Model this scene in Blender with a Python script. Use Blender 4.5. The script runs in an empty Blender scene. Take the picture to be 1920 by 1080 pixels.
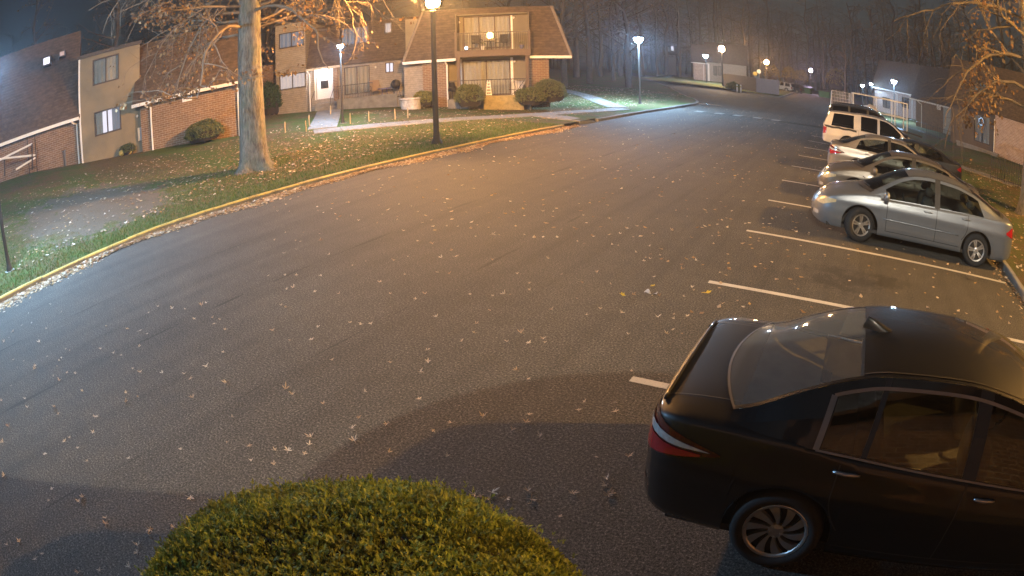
import bpy, math, random
from mathutils import Vector, Matrix
from mathutils.bvhtree import BVHTree
R = math.radians
random.seed(7)
S = bpy.context.scene
C = S.collection

# ------------------------------------------------------------------ camera (wide surveillance lens), sky, exposure
LK1, LK3, PIT, ROLL, AL, CH = 0.82949, 0.12266, 0.36267, -0.02761, -0.55324, 3.0
cd = bpy.data.cameras.new('camera')
cam = bpy.data.objects.new('camera', cd); C.objects.link(cam)
S.camera = cam
cd.type = 'PANO'; cd.sensor_width = 36.0; cd.sensor_height = 20.25; cd.sensor_fit = 'HORIZONTAL'
cd.clip_start = 0.05; cd.clip_end = 2000
cc = cd if hasattr(cd, 'panorama_type') else cd.cycles
cc.panorama_type = 'FISHEYE_LENS_POLYNOMIAL'
cc.fisheye_fov = R(180)
cc.fisheye_polynomial_k0 = 0.0
cc.fisheye_polynomial_k1 = -LK1 / 18.75
cc.fisheye_polynomial_k2 = 0.0
cc.fisheye_polynomial_k3 = -LK3 / 18.75 ** 3
cc.fisheye_polynomial_k4 = 0.0
def _lot(v):
    c, s = math.cos(AL), math.sin(AL)
    return Vector((v[0] * c + v[1] * s, -v[0] * s + v[1] * c, v[2]))
_cp, _sp, _cr, _sr = math.cos(PIT), math.sin(PIT), math.cos(ROLL), math.sin(ROLL)
_r0, _u0, _f0 = Vector((1, 0, 0)), Vector((0, _sp, _cp)), Vector((0, _cp, -_sp))
_rt, _up = _lot(_cr * _r0 + _sr * _u0), _lot(-_sr * _r0 + _cr * _u0)
_bk = -_lot(_f0)
cam.matrix_world = Matrix(((_rt.x, _up.x, _bk.x, 0), (_rt.y, _up.y, _bk.y, 0), (_rt.z, _up.z, _bk.z, CH), (0, 0, 0, 1)))

W = bpy.data.worlds.new('World'); S.world = W; W.use_nodes = True
wn = W.node_tree; bg = wn.nodes['Background']
sky = wn.nodes.new('ShaderNodeTexSky'); sky.sky_type = 'NISHITA'; sky.sun_disc = False
sky.sun_elevation = R(12); sky.sun_rotation = R(200); sky.air_density = 1.0; sky.dust_density = 1.0
hs = wn.nodes.new('ShaderNodeHueSaturation'); hs.inputs['Saturation'].default_value = .85; wn.links.new(sky.outputs[0], hs.inputs['Color'])
wn.links.new(hs.outputs[0], bg.inputs[0]); bg.inputs[1].default_value = 0.0022
S.view_settings.view_transform = 'Standard'; S.view_settings.look = 'None'
S.view_settings.exposure = 2.0; S.view_settings.gamma = 1.0; S.view_settings.use_curve_mapping = False
S.cycles.use_denoising = True
S.cycles.max_bounces = 5; S.cycles.diffuse_bounces = 2; S.cycles.glossy_bounces = 3; S.cycles.transmission_bounces = 4
S.cycles.transparent_max_bounces = 12; S.cycles.volume_bounces = 0
S.cycles.sample_clamp_indirect = 4.0; S.cycles.caustics_reflective = False; S.cycles.caustics_refractive = False
S.cycles.use_light_tree = True

LED = (0.40, 0.67, 1.0); SODIUM = (1.0, 0.56, 0.20); WARMW = (1.0, 0.80, 0.55)

# ------------------------------------------------------------------ ground shape and the photograph's sight lines
def ss(a, b, x):
    t = min(1.0, max(0.0, (x - a) / (b - a))); return t * t * (3 - 2 * t)
def lerp(a, b, t): return a + (b - a) * t
def pw(pts, x):
    if x <= pts[0][0]: return pts[0][1]
    for (a, b), (c, d) in zip(pts, pts[1:]):
        if x <= c: return b + (d - b) * (x - a) / (c - a)
    return pts[-1][1]
KX = [(-30, -12.2), (-10, -12.6), (0, -12.95), (3.5, -13.3), (6, -13.5), (8.5, -13.25), (11, -12.95), (16, -12.42), (25, -11.95), (34, -11.8), (41, -11.6)]
TOPZ = [(-10, 1.8), (2, 1.75), (6, 1.6), (9, 1.25), (12, 1.0), (16, .9), (23, .98), (26, .72), (30, .45), (36, .35), (60, .35)]
CORNER = [(-11.6, 41.0), (-11.55, 43.5), (-11.9, 47), (-13.2, 51), (-15.5, 56), (-19, 64.5), (-27.5, 85), (-64, 159)]
def kerb_x(y):
    if y <= 41: return pw(KX, y)
    return pw([(b, a) for a, b in CORNER], y)
def ground_z(x, y):
    d = kerb_x(y) - x
    if d <= 0:
        if x < 4.3: return 0.0
        return .12 + .35 * ss(2, 9, x - 4.3)
    return .12 + (pw(TOPZ, y) - .12) * ss(0, 17, d)
def ray(px, py):
    x, y = px - 960, 540 - py
    x, y = _cr * x - _sr * y, _sr * x + _cr * y
    r = math.hypot(x, y) + 1e-9; th = LK1 * r / 1000 + LK3 * (r / 1000) ** 3
    a, b, c = math.sin(th) * x / r, math.cos(th), math.sin(th) * y / r
    return _lot((a, _cp * b + _sp * c, -_sp * b + _cp * c))
def gp(px, py, z=None):
    d = ray(px, py)
    if z is not None:
        t = (z - CH) / d.z; return Vector((d.x * t, d.y * t, z))
    t = 1.0
    while t < 420:
        if CH + d.z * t <= ground_z(d.x * t, d.y * t):
            a, b = t / 1.02 - .05, t
            for _ in range(26):
                m = (a + b) / 2
                if CH + d.z * m <= ground_z(d.x * m, d.y * m): b = m
                else: a = m
            return Vector((d.x * b, d.y * b, CH + d.z * b))
        t = t * 1.02 + .05
    return Vector((d.x * 300, d.y * 300, 0))
def at(px, py, dist):
    d = ray(px, py); k = dist / math.hypot(d.x, d.y); return Vector((d.x * k, d.y * k, CH + d.z * k))

# ------------------------------------------------------------------ mesh and object helpers
class MB:
    def __init__(s): s.v = []; s.f = []; s.mi = []; s.cur = 0
    def face(s, idx): s.f.append(tuple(idx)); s.mi.append(s.cur)
    def add(s, vs, fs):
        o = len(s.v); s.v.extend([tuple(v) for v in vs])
        for f in fs: s.face([o + i for i in f])
        return s
    def box(s, x0, x1, y0, y1, z0, z1):
        v = [(x0, y0, z0), (x1, y0, z0), (x1, y1, z0), (x0, y1, z0), (x0, y0, z1), (x1, y0, z1), (x1, y1, z1), (x0, y1, z1)]
        return s.add(v, [(0, 3, 2, 1), (4, 5, 6, 7), (0, 1, 5, 4), (1, 2, 6, 5), (2, 3, 7, 6), (3, 0, 4, 7)])
    def quad(s, a, b, c, d): return s.add([a, b, c, d], [(0, 1, 2, 3)])
    def poly(s, pts): return s.add(pts, [tuple(range(len(pts)))])
    def grid(s, fn, nu, nv):
        o = len(s.v)
        for i in range(nu + 1):
            for j in range(nv + 1): s.v.append(tuple(fn(i / nu, j / nv)))
        for i in range(nu):
            for j in range(nv):
                a = o + i * (nv + 1) + j; s.face((a, a + nv + 1, a + nv + 2, a + 1))
        return s
    def tube(s, pts, rad, n=6, cap=True):
        pts = [Vector(p) for p in pts]; k = len(pts)
        if not hasattr(rad, '__len__'): rad = [rad] * k
        o = len(s.v); ref = None
        for i, p in enumerate(pts):
            d = (pts[min(i + 1, k - 1)] - pts[max(i - 1, 0)])
            d = d.normalized() if d.length > 1e-9 else Vector((0, 0, 1))
            if ref is None: ref = Vector((1, 0, 0)) if abs(d.x) < .9 else Vector((0, 1, 0))
            a = d.cross(ref).normalized(); b = d.cross(a).normalized(); ref = b
            ref = a.cross(d)
            for j in range(n):
                t = 2 * math.pi * j / n
                s.v.append(tuple(p + (a * math.cos(t) + b * math.sin(t)) * rad[i]))
        for i in range(k - 1):
            for j in range(n):
                j2 = (j + 1) % n
                s.face((o + i * n + j, o + i * n + j2, o + (i + 1) * n + j2, o + (i + 1) * n + j))
        if cap:
            s.face([o + j for j in range(n)][::-1]); s.face([o + (k - 1) * n + j for j in range(n)])
        return s
    def lathe(s, prof, n=24, c=(0, 0, 0), axis='z', a0=0.0, a1=2 * math.pi):
        full = abs(a1 - a0 - 2 * math.pi) < 1e-6; m = n if full else n + 1; o = len(s.v)
        for (r, h) in prof:
            for j in range(m):
                t = a0 + (a1 - a0) * j / n; x, y = r * math.cos(t), r * math.sin(t)
                p = (x, y, h) if axis == 'z' else ((x, h, y) if axis == 'y' else (h, x, y))
                s.v.append((p[0] + c[0], p[1] + c[1], p[2] + c[2]))
        for i in range(len(prof) - 1):
            for j in range(n):
                j2 = (j + 1) % m
                s.face((o + i * m + j, o + i * m + j2, o + (i + 1) * m + j2, o + (i + 1) * m + j))
        return s
    def ribbon(s, pts, w, up=(0, 0, 1)):
        pts = [Vector(p) for p in pts]; up = Vector(up); k = len(pts); o = len(s.v)
        for i, p in enumerate(pts):
            d = (pts[min(i + 1, k - 1)] - pts[max(i - 1, 0)]).normalized(); n = d.cross(up).normalized() * w / 2
            s.v.append(tuple(p - n)); s.v.append(tuple(p + n))
        for i in range(k - 1): s.face((o + 2 * i, o + 2 * i + 1, o + 2 * i + 3, o + 2 * i + 2))
        return s
    def mesh(s, name, mats, smooth=False):
        me = bpy.data.meshes.new(name); me.from_pydata(s.v, [], s.f); me.update()
        for m in (mats if isinstance(mats, (list, tuple)) else [mats]): me.materials.append(m)
        if any(s.mi): me.polygons.foreach_set('material_index', s.mi)
        if smooth: me.polygons.foreach_set('use_smooth', [True] * len(me.polygons))
        return me
    def build(s, name, mats, parent=None, smooth=False, loc=None):
        return link(name, s.mesh(name, mats, smooth), parent, loc)
def link(name, data, parent=None, loc=None):
    o = bpy.data.objects.new(name, data); C.objects.link(o)
    if parent is not None: o.parent = parent
    if loc is not None: o.location = loc
    return o
def tag(o, label=None, cat=None, group=None, kind=None):
    if label: o['label'] = label
    if cat: o['category'] = cat
    if group: o['group'] = group
    if kind: o['kind'] = kind
    return o
def thing(name, loc, rz=0.0, label=None, cat=None, group=None):
    o = link(name, None, None, loc); o.rotation_euler = (0, 0, rz); o.empty_display_size = .2
    return tag(o, label, cat, group)
KIDS = {}
def copy_tree(o, parent=None):
    c = o.copy(); C.objects.link(c); c.parent = parent
    for ch in [x for x in ALLOBJ if x.parent == o]: copy_tree(ch, c)
    return c
ALLOBJ = C.objects

# ------------------------------------------------------------------ materials
MATS = {}
def nodes(name):
    m = bpy.data.materials.new(name); m.use_nodes = True; nt = m.node_tree
    return m, nt, nt.nodes['Principled BSDF']
def N(nt, typ, **kw):
    n = nt.nodes.new('ShaderNode' + typ)
    for k, v in kw.items():
        if k in n.inputs.keys() if isinstance(k, str) else False: n.inputs[k].default_value = v
        else: setattr(n, k, v)
    return n
def col4(c): return (c[0], c[1], c[2], 1.0)
def ramp(nt, fac, stops):
    r = nt.nodes.new('ShaderNodeValToRGB'); e = r.color_ramp.elements
    while len(e) < len(stops): e.new(.5)
    for i, (p, c) in enumerate(stops): e[i].position = p; e[i].color = col4(c) if len(c) == 3 else c
    nt.links.new(fac, r.inputs[0]); return r.outputs[0]
def noise(nt, vec, scale, detail=3, rough=.55):
    n = nt.nodes.new('ShaderNodeTexNoise'); n.inputs['Scale'].default_value = scale
    n.inputs['Detail'].default_value = detail; n.inputs['Roughness'].default_value = rough
    if vec is not None: nt.links.new(vec, n.inputs['Vector'])
    return n.outputs['Fac']
def mixc(nt, fac, a, b, typ='MIX'):
    m = nt.nodes.new('ShaderNodeMix'); m.data_type = 'RGBA'; m.blend_type = typ
    for k, v in ((0, fac), (6, a), (7, b)):
        if isinstance(v, (int, float)): m.inputs[k].default_value = v
        elif isinstance(v, tuple): m.inputs[k].default_value = col4(v)
        else: nt.links.new(v, m.inputs[k])
    return m.outputs[2]
def mth(nt, op, a, b=None):
    m = nt.nodes.new('ShaderNodeMath'); m.operation = op
    for k, v in ((0, a), (1, b)):
        if v is None: continue
        if isinstance(v, (int, float)): m.inputs[k].default_value = v
        else: nt.links.new(v, m.inputs[k])
    return m.outputs[0]
def coords(nt, kind='Object'): return nt.nodes.new('ShaderNodeTexCoord').outputs[kind]
def mapped(nt, vec, scale=(1, 1, 1), rot=(0, 0, 0)):
    m = nt.nodes.new('ShaderNodeMapping'); m.inputs['Scale'].default_value = scale; m.inputs['Rotation'].default_value = rot
    nt.links.new(vec, m.inputs['Vector']); return m.outputs[0]
def bump(nt, bs, h, strength, dist=.01):
    b = nt.nodes.new('ShaderNodeBump'); b.inputs['Strength'].default_value = strength; b.inputs['Distance'].default_value = dist
    nt.links.new(h, b.inputs['Height']); nt.links.new(b.outputs[0], bs.inputs['Normal'])
def plain(name, c, rough=.6, metal=0.0, coat=0.0, var=.15, scale=6.0, bmp=0.0, spec=None):
    if name in MATS: return MATS[name]
    m, nt, b = nodes(name); MATS[name] = m
    v = noise(nt, coords(nt), scale, 4)
    f = ramp(nt, v, [(.25, tuple(x * (1 - var) for x in c)), (.75, tuple(min(1, x * (1 + var)) for x in c))])
    nt.links.new(f, b.inputs['Base Color'])
    b.inputs['Roughness'].default_value = rough; b.inputs['Metallic'].default_value = metal
    b.inputs['Coat Weight'].default_value = coat; b.inputs['Coat Roughness'].default_value = .04
    if spec is not None: b.inputs['Specular IOR Level'].default_value = spec
    if bmp: bump(nt, b, noise(nt, coords(nt), scale * 5, 3), bmp)
    return m
def emit(name, c, strength, sample=True):
    if name in MATS: return MATS[name]
    m, nt, b = nodes(name); MATS[name] = m
    b.inputs['Base Color'].default_value = col4((.02, .02, .02))
    b.inputs['Emission Color'].default_value = col4(c); b.inputs['Emission Strength'].default_value = strength
    if not sample: m.cycles.emission_sampling = 'NONE'
    return m
def glass(name, tint=(.6, .65, .65), rough=.02, sheen=0.0):
    if name in MATS: return MATS[name]
    m, nt, b = nodes(name); MATS[name] = m
    out = nt.nodes['Material Output']; nt.nodes.remove(b)
    tr = N(nt, 'BsdfTransparent'); tr.inputs[0].default_value = col4(tint)
    gl = N(nt, 'BsdfGlossy'); gl.inputs['Roughness'].default_value = rough; gl.inputs[0].default_value = (1, 1, 1, 1)
    fr = N(nt, 'Fresnel'); fr.inputs[0].default_value = 1.5
    k = mth(nt, 'ADD', fr.outputs[0], .02)
    mx = N(nt, 'MixShader'); nt.links.new(k, mx.inputs[0]); nt.links.new(tr.outputs[0], mx.inputs[1]); nt.links.new(gl.outputs[0], mx.inputs[2])
    if sheen:  # pale diffuse layer standing in for a reflection on the glass
        df = N(nt, 'BsdfDiffuse'); df.inputs[0].default_value = (.55, .58, .58, 1); m2 = N(nt, 'MixShader'); m2.inputs[0].default_value = sheen
        nt.links.new(mx.outputs[0], m2.inputs[1]); nt.links.new(df.outputs[0], m2.inputs[2]); mx = m2
    nt.links.new(mx.outputs[0], out.inputs[0]); return m

def asphalt_mat():
    m, nt, b = nodes('asphalt'); co = coords(nt)
    grain = noise(nt, co, 46, 3, .85); fine = noise(nt, co, 150, 1, .7)
    big = noise(nt, co, .35, 4, .6); mid = noise(nt, co, 2.6, 6, .75)
    streak = noise(nt, mapped(nt, co, (2.6, .07, 1)), 1.0, 5, .6)
    c1 = ramp(nt, grain, [(.34, (.014, .014, .013)), (.47, (.058, .056, .052)), (.58, (.11, .106, .097)), (.69, (.30, .285, .26))])
    c2 = mixc(nt, .55, c1, ramp(nt, fine, [(.3, (.5, .5, .5)), (.7, (1.4, 1.4, 1.4))]), 'MULTIPLY')
    c3 = mixc(nt, .8, c2, ramp(nt, big, [(.3, (.82, .82, .83)), (.7, (1.16, 1.14, 1.1))]), 'MULTIPLY')
    c4 = mixc(nt, .8, c3, ramp(nt, mid, [(.3, (.74, .74, .74)), (.7, (1.24, 1.23, 1.2))]), 'MULTIPLY')
    c5 = mixc(nt, .75, c4, ramp(nt, streak, [(.30, (.74, .74, .75)), (.5, (1, 1, 1)), (.72, (1.16, 1.15, 1.13))]), 'MULTIPLY')
    # long narrow seams running with the lane, dark oil spots in the stalls
    wob = noise(nt, mapped(nt, co, (.5, .5, 1)), 1.0, 2)
    sx = nt.nodes.new('ShaderNodeSeparateXYZ'); nt.links.new(co, sx.inputs[0])
    xs = mth(nt, 'ADD', sx.outputs[0], mth(nt, 'MULTIPLY', wob, .16))
    out = c5; brk = noise(nt, mapped(nt, co, (.1, .9, 1)), 1.0, 2)
    for x0, w in ((-7.45, .05), (-4.9, .03), (-9.9, .03)):
        d = mth(nt, 'ABSOLUTE', mth(nt, 'SUBTRACT', xs, x0))
        k = mth(nt, 'LESS_THAN', d, mth(nt, 'MULTIPLY', mth(nt, 'SUBTRACT', brk, .46), w * 5))
        out = mixc(nt, mth(nt, 'MULTIPLY', k, .5), out, (.018, .018, .018))
    for (x, y, r_) in ((.2, 9.4, .7), (1.1, 9.7, .4)):
        a_ = mth(nt, 'SUBTRACT', sx.outputs[0], x); e_ = mth(nt, 'SUBTRACT', sx.outputs[1], y)
        d = mth(nt, 'ADD', mth(nt, 'MULTIPLY', a_, a_), mth(nt, 'MULTIPLY', e_, e_))
        k = ramp(nt, mth(nt, 'ADD', mth(nt, 'DIVIDE', d, r_ * r_), mth(nt, 'MULTIPLY', mth(nt, 'SUBTRACT', mid, .5), 5.0)), [(.1, (.45, .45, .45)), (1.2, (0, 0, 0))])
        out = mixc(nt, k, out, (.02, .019, .018))
    nt.links.new(out, b.inputs['Base Color'])
    rr = ramp(nt, mid, [(.3, (.78, .78, .78)), (.7, (.92, .92, .92))]); nt.links.new(rr, b.inputs['Roughness'])
    b.inputs['Specular IOR Level'].default_value = .22
    hh = mth(nt, 'ADD', grain, mth(nt, 'MULTIPLY', fine, .5)); bump(nt, b, hh, .55, .012)
    return m
def paint_mat(name, c, wear=.5):
    m, nt, b = nodes(name); co = coords(nt)
    n = noise(nt, co, 38, 5, .75); n2 = noise(nt, co, 3.0, 3)
    k = mth(nt, 'ADD', mth(nt, 'MULTIPLY', n, .7), mth(nt, 'MULTIPLY', n2, .3))
    o = ramp(nt, k, [(wear - .10, (.06, .058, .055)), (wear - .03, tuple(x * .75 for x in c)), (wear + .12, c)])
    nt.links.new(o, b.inputs['Base Color']); b.inputs['Roughness'].default_value = .7
    bump(nt, b, noise(nt, co, 95, 3), .4, .01); return m
def lawn_mat():
    m, nt, b = nodes('lawn'); co = coords(nt)
    f = noise(nt, co, 22, 5, .75); p = noise(nt, co, .28, 4, .6); q = noise(nt, co, 1.4, 5, .7)
    green = ramp(nt, f, [(.28, (.034, .060, .016)), (.5, (.085, .135, .036)), (.72, (.16, .20, .068))])
    brown = ramp(nt, f, [(.28, (.06, .044, .025)), (.5, (.15, .108, .06)), (.74, (.27, .20, .12))])
    k = mth(nt, 'ADD', mth(nt, 'MULTIPLY', p, .55), mth(nt, 'MULTIPLY', q, .45))
    kk = ramp(nt, k, [(.43, (0, 0, 0)), (.60, (1, 1, 1))])
    c = mixc(nt, kk, green, brown)
    # worn bare soil beside the lamp post
    sx = nt.nodes.new('ShaderNodeSeparateXYZ'); nt.links.new(co, sx.inputs[0])
    def blob(x, y, rx, ry):
        a = mth(nt, 'DIVIDE', mth(nt, 'SUBTRACT', sx.outputs[0], x), rx); e = mth(nt, 'DIVIDE', mth(nt, 'SUBTRACT', sx.outputs[1], y), ry)
        d = mth(nt, 'ADD', mth(nt, 'MULTIPLY', a, a), mth(nt, 'MULTIPLY', e, e))
        return ramp(nt, mth(nt, 'ADD', d, mth(nt, 'MULTIPLY', mth(nt, 'SUBTRACT', q, .5), 4.0)), [(.55, (1, 1, 1)), (1.1, (0, 0, 0))])
    soil = ramp(nt, f, [(.3, (.12, .10, .076)), (.7, (.22, .185, .14))])
    c = mixc(nt, blob(-18.4, 5.6, 3.7, 3.3), c, soil)
    c = mixc(nt, mth(nt, 'MULTIPLY', blob(-23, 9.5, 6, 2.2), .7), c, brown)
    nt.links.new(c, b.inputs['Base Color']); b.inputs['Roughness'].default_value = .95; b.inputs['Specular IOR Level'].default_value = .15
    bump(nt, b, mth(nt, 'ADD', f, noise(nt, co, 70, 3)), .9, .06); return m
def brick_mat(name, c1, c2, mortar):
    m, nt, b = nodes(name); co = coords(nt)
    sx = nt.nodes.new('ShaderNodeSeparateXYZ'); nt.links.new(co, sx.inputs[0])
    cb = nt.nodes.new('ShaderNodeCombineXYZ'); nt.links.new(mth(nt, 'ADD', sx.outputs[0], sx.outputs[1]), cb.inputs[0]); nt.links.new(sx.outputs[2], cb.inputs[1])
    br = nt.nodes.new('ShaderNodeTexBrick'); nt.links.new(cb.outputs[0], br.inputs['Vector'])
    br.inputs['Color1'].default_value = col4(c1); br.inputs['Color2'].default_value = col4(c2); br.inputs['Mortar'].default_value = col4(mortar)
    br.inputs['Scale'].default_value = 1.0; br.inputs['Brick Width'].default_value = .30; br.inputs['Row Height'].default_value = .105
    br.inputs['Mortar Size'].default_value = .014; br.inputs['Mortar Smooth'].default_value = .3; br.inputs['Bias'].default_value = -.1
    o = mixc(nt, .5, br.outputs[0], ramp(nt, noise(nt, co, 3, 5), [(.3, (.7, .7, .7)), (.7, (1.3, 1.3, 1.3))]), 'MULTIPLY')
    nt.links.new(o, b.inputs['Base Color']); b.inputs['Roughness'].default_value = .85
    bump(nt, b, mth(nt, 'SUBTRACT', 1.0, br.outputs[1]), .6, .012); return m
def banded_mat(name, c, row, line=.12, axis=2, var=.2, jitter=0.0, rough=.8):
    m, nt, b = nodes(name); co = coords(nt)
    sx = nt.nodes.new('ShaderNodeSeparateXYZ'); nt.links.new(co, sx.inputs[0])
    z = mth(nt, 'DIVIDE', sx.outputs[axis], row); fz = mth(nt, 'FRACT', z)
    n = noise(nt, co, 5, 5, .65); n2 = noise(nt, mapped(nt, co, (3.2, 3.2, 1 / row)), 1.0, 2)
    base = ramp(nt, n, [(.3, tuple(x * (1 - var) for x in c)), (.7, tuple(x * (1 + var) for x in c))])
    if jitter: base = mixc(nt, jitter, base, ramp(nt, n2, [(.35, (.55, .55, .55)), (.65, (1.35, 1.35, 1.35))]), 'MULTIPLY')
    k = mth(nt, 'LESS_THAN', fz, line)
    o = mixc(nt, mth(nt, 'MULTIPLY', k, .5), base, tuple(x * .35 for x in c))
    nt.links.new(o, b.inputs['Base Color']); b.inputs['Roughness'].default_value = rough
    bump(nt, b, mth(nt, 'ADD', fz, mth(nt, 'MULTIPLY', n, .4)), .5, .02); return m
def leaf_mat(name, cols, trans=.25, rough=.7, obj=False, patchy=None):
    m, nt, b = nodes(name)
    if obj: rnd = nt.nodes.new('ShaderNodeObjectInfo').outputs['Random']
    else:
        g = nt.nodes.new('ShaderNodeNewGeometry'); rnd = g.outputs['Random Per Island']
    k = len(cols); o = ramp(nt, rnd, [((i + .5) / k, c) for i, c in enumerate(cols)])
    if patchy:
        pn = noise(nt, coords(nt), patchy[0], 4, .6); o = mixc(nt, ramp(nt, pn, [(.50, (0, 0, 0)), (.68, (.8, .8, .8))]), o, patchy[1]); o = mixc(nt, .7, o, ramp(nt, noise(nt, coords(nt), patchy[0] * 2.3, 3), [(.3, (.55, .55, .55)), (.7, (1.35, 1.35, 1.35))]), 'MULTIPLY')
    nt.links.new(o, b.inputs['Base Color']); b.inputs['Roughness'].default_value = rough; b.inputs['Specular IOR Level'].default_value = .25
    if trans:
        out = nt.nodes['Material Output']; t = N(nt, 'BsdfTranslucent'); nt.links.new(o, t.inputs[0])
        mx = N(nt, 'MixShader'); mx.inputs[0].default_value = trans
        nt.links.new(b.outputs[0], mx.inputs[1]); nt.links.new(t.outputs[0], mx.inputs[2]); nt.links.new(mx.outputs[0], out.inputs[0])
    return m
def bark_mat():
    m, nt, b = nodes('oak_bark'); co = coords(nt)
    v = noise(nt, mapped(nt, co, (1, 1, .22)), 15, 5, .7); w = noise(nt, co, 2.2, 4)
    c = ramp(nt, v, [(.32, (.045, .038, .030)), (.5, (.135, .118, .095)), (.7, (.22, .20, .165))])
    c = mixc(nt, ramp(nt, w, [(.45, (0, 0, 0)), (.7, (.6, .6, .6))]), c, (.11, .125, .085))
    nt.links.new(c, b.inputs['Base Color']); b.inputs['Roughness'].default_value = .95; bump(nt, b, v, 1.0, .06); return m
M = {}
M['asphalt'] = asphalt_mat(); M['lawn'] = lawn_mat()
M['white_line'] = paint_mat('worn_white_paint', (.50, .49, .45), .42)
M['yellow_paint'] = paint_mat('worn_yellow_paint', (.50, .38, .09), .50)
M['concrete'] = plain('concrete', (.21, .205, .195), .9, var=.25, scale=4, bmp=.3)
M['concrete_dark'] = plain('weathered_concrete', (.17, .165, .15), .9, var=.35, scale=3, bmp=.4)
M['brick'] = brick_mat('brick', (.20, .115, .068), (.14, .080, .047), (.27, .23, .17))
M['brick_pale'] = brick_mat('pale_brick', (.36, .25, .20), (.28, .18, .15), (.45, .42, .38))
M['stucco'] = plain('tan_panel', (.20, .17, .115), .85, var=.1, scale=2, bmp=.15)
M['siding'] = banded_mat('grey_siding', (.30, .27, .23), .13, .16)
M['shingle'] = banded_mat('brown_shingle', (.085, .060, .042), .16, .15, var=.25, jitter=.6, rough=.9)
M['white_trim'] = plain('white_trim', (.70, .68, .64), .5, var=.06)
M['dark_trim'] = plain('dark_trim', (.045, .035, .03), .6)
M['brown_trim'] = plain('brown_trim', (.10, .07, .05), .7)
M['black_metal'] = plain('black_metal', (.022, .022, .024), .45, .3)
M['pole'] = plain('bronze_pole', (.022, .020, .017), .7, .1)
M['window_dark'] = plain('dark_window_glass', (.02, .025, .03), .06, spec=.8)
M['curtain'] = plain('pale_curtain', (.55, .52, .48), .9, var=.1, scale=9)
M['window_glass'] = glass('window_pane', (.75, .78, .78))
M['bark'] = bark_mat()
M['far_bark'] = plain('wood_bark', (.075, .062, .05), .95, var=.3); M['far_twig'] = plain('wood_twig', (.085, .068, .052), .95, var=.25)
M['twig'] = plain('bare_twig', (.165, .125, .088), .9, var=.25, scale=5)
M['oak_leaf'] = leaf_mat('dry_oak_leaf', [(.50, .40, .30), (.62, .53, .42), (.36, .23, .13), (.66, .58, .48)], .15, obj=True)
M['yellow_leaf'] = leaf_mat('yellow_leaf', [(.55, .40, .04), (.60, .46, .06)], .2, obj=True)
M['litter'] = leaf_mat('leaf_litter', [(.20, .12, .06), (.36, .26, .16), (.48, .38, .27), (.15, .085, .045), (.42, .27, .10), (.60, .52, .42)], .1)
M['tree_leaf'] = leaf_mat('withered_tree_leaf', [(.16, .09, .045), (.22, .13, .06), (.11, .065, .035), (.26, .18, .09)], .3)
M['yew'] = leaf_mat('yew_sprig', [(.15, .20, .03), (.25, .30, .04), (.36, .37, .06), (.10, .14, .03)], .3, patchy=(3.2, (.20, .20, .04)))
M['shrub'] = leaf_mat('shrub_leaf', [(.085, .11, .04), (.13, .15, .055), (.18, .18, .08)], .2)
M['evergreen'] = leaf_mat('green_shrub_leaf', [(.02, .055, .016), (.035, .085, .024), (.05, .11, .035)], .2)
M['soil'] = plain('soil_and_bush_shade', (.03, .024, .018), 1.0, bmp=.5)  # planter soil, and the shade tone inside bushes
M['grass'] = leaf_mat('grass_blade', [(.045, .09, .02), (.08, .14, .032), (.13, .16, .05), (.2, .17, .09)], .2)
M['rubber'] = plain('tyre_rubber', (.018, .018, .018), .85)
M['black_plastic'] = plain('black_plastic', (.02, .02, .02), .6)
M['chrome'] = plain('chrome', (.62, .62, .62), .18, 1.0, var=.03)
M['satin'] = plain('satin_metal', (.42, .42, .43), .35, .9, var=.05)
M['rim'] = plain('alloy_rim', (.55, .55, .54), .35, .85, var=.05)
M['car_glass'] = glass('car_glass', (.42, .46, .45))
M['car_glass_dark'] = glass('tinted_car_glass', (.10, .11, .115))
M['interior'] = plain('car_interior', (.16, .15, .13), .9)
M['interior_dark'] = plain('dark_car_interior', (.03, .03, .032), .9)
M['red_lens'] = plain('red_lens', (.30, .008, .012), .12, coat=1.0, var=.2, scale=20)
M['clear_lens'] = plain('clear_lens', (.50, .50, .50), .12, .3, coat=1.0, var=.25, scale=30)
M['amber_lens'] = plain('headlight_lens', (.62, .52, .32), .14, .2, coat=1.0, var=.2, scale=25)
M['plate'] = plain('licence_plate', (.62, .62, .60), .4, var=.05)
M['green_metal'] = plain('green_painted_steel', (.05, .14, .06), .6)
M['enclosure'] = plain('grey_board', (.30, .25, .24), .85, var=.15)
# ------------------------------------------------------------------ ground, lot, kerbs, paths
g = MB().quad((-700, -300, -.3), (700, -300, -.3), (700, 1200, -.3), (-700, 1200, -.3)).build('ground', M['lawn']); tag(g, kind='structure')
road = MB()
road.grid(lambda u, v: (-70 + 130 * u, -30 + 260 * v, 0.0), 26, 52)
tag(road.build('parking_lot', M['asphalt']), kind='structure')
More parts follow.
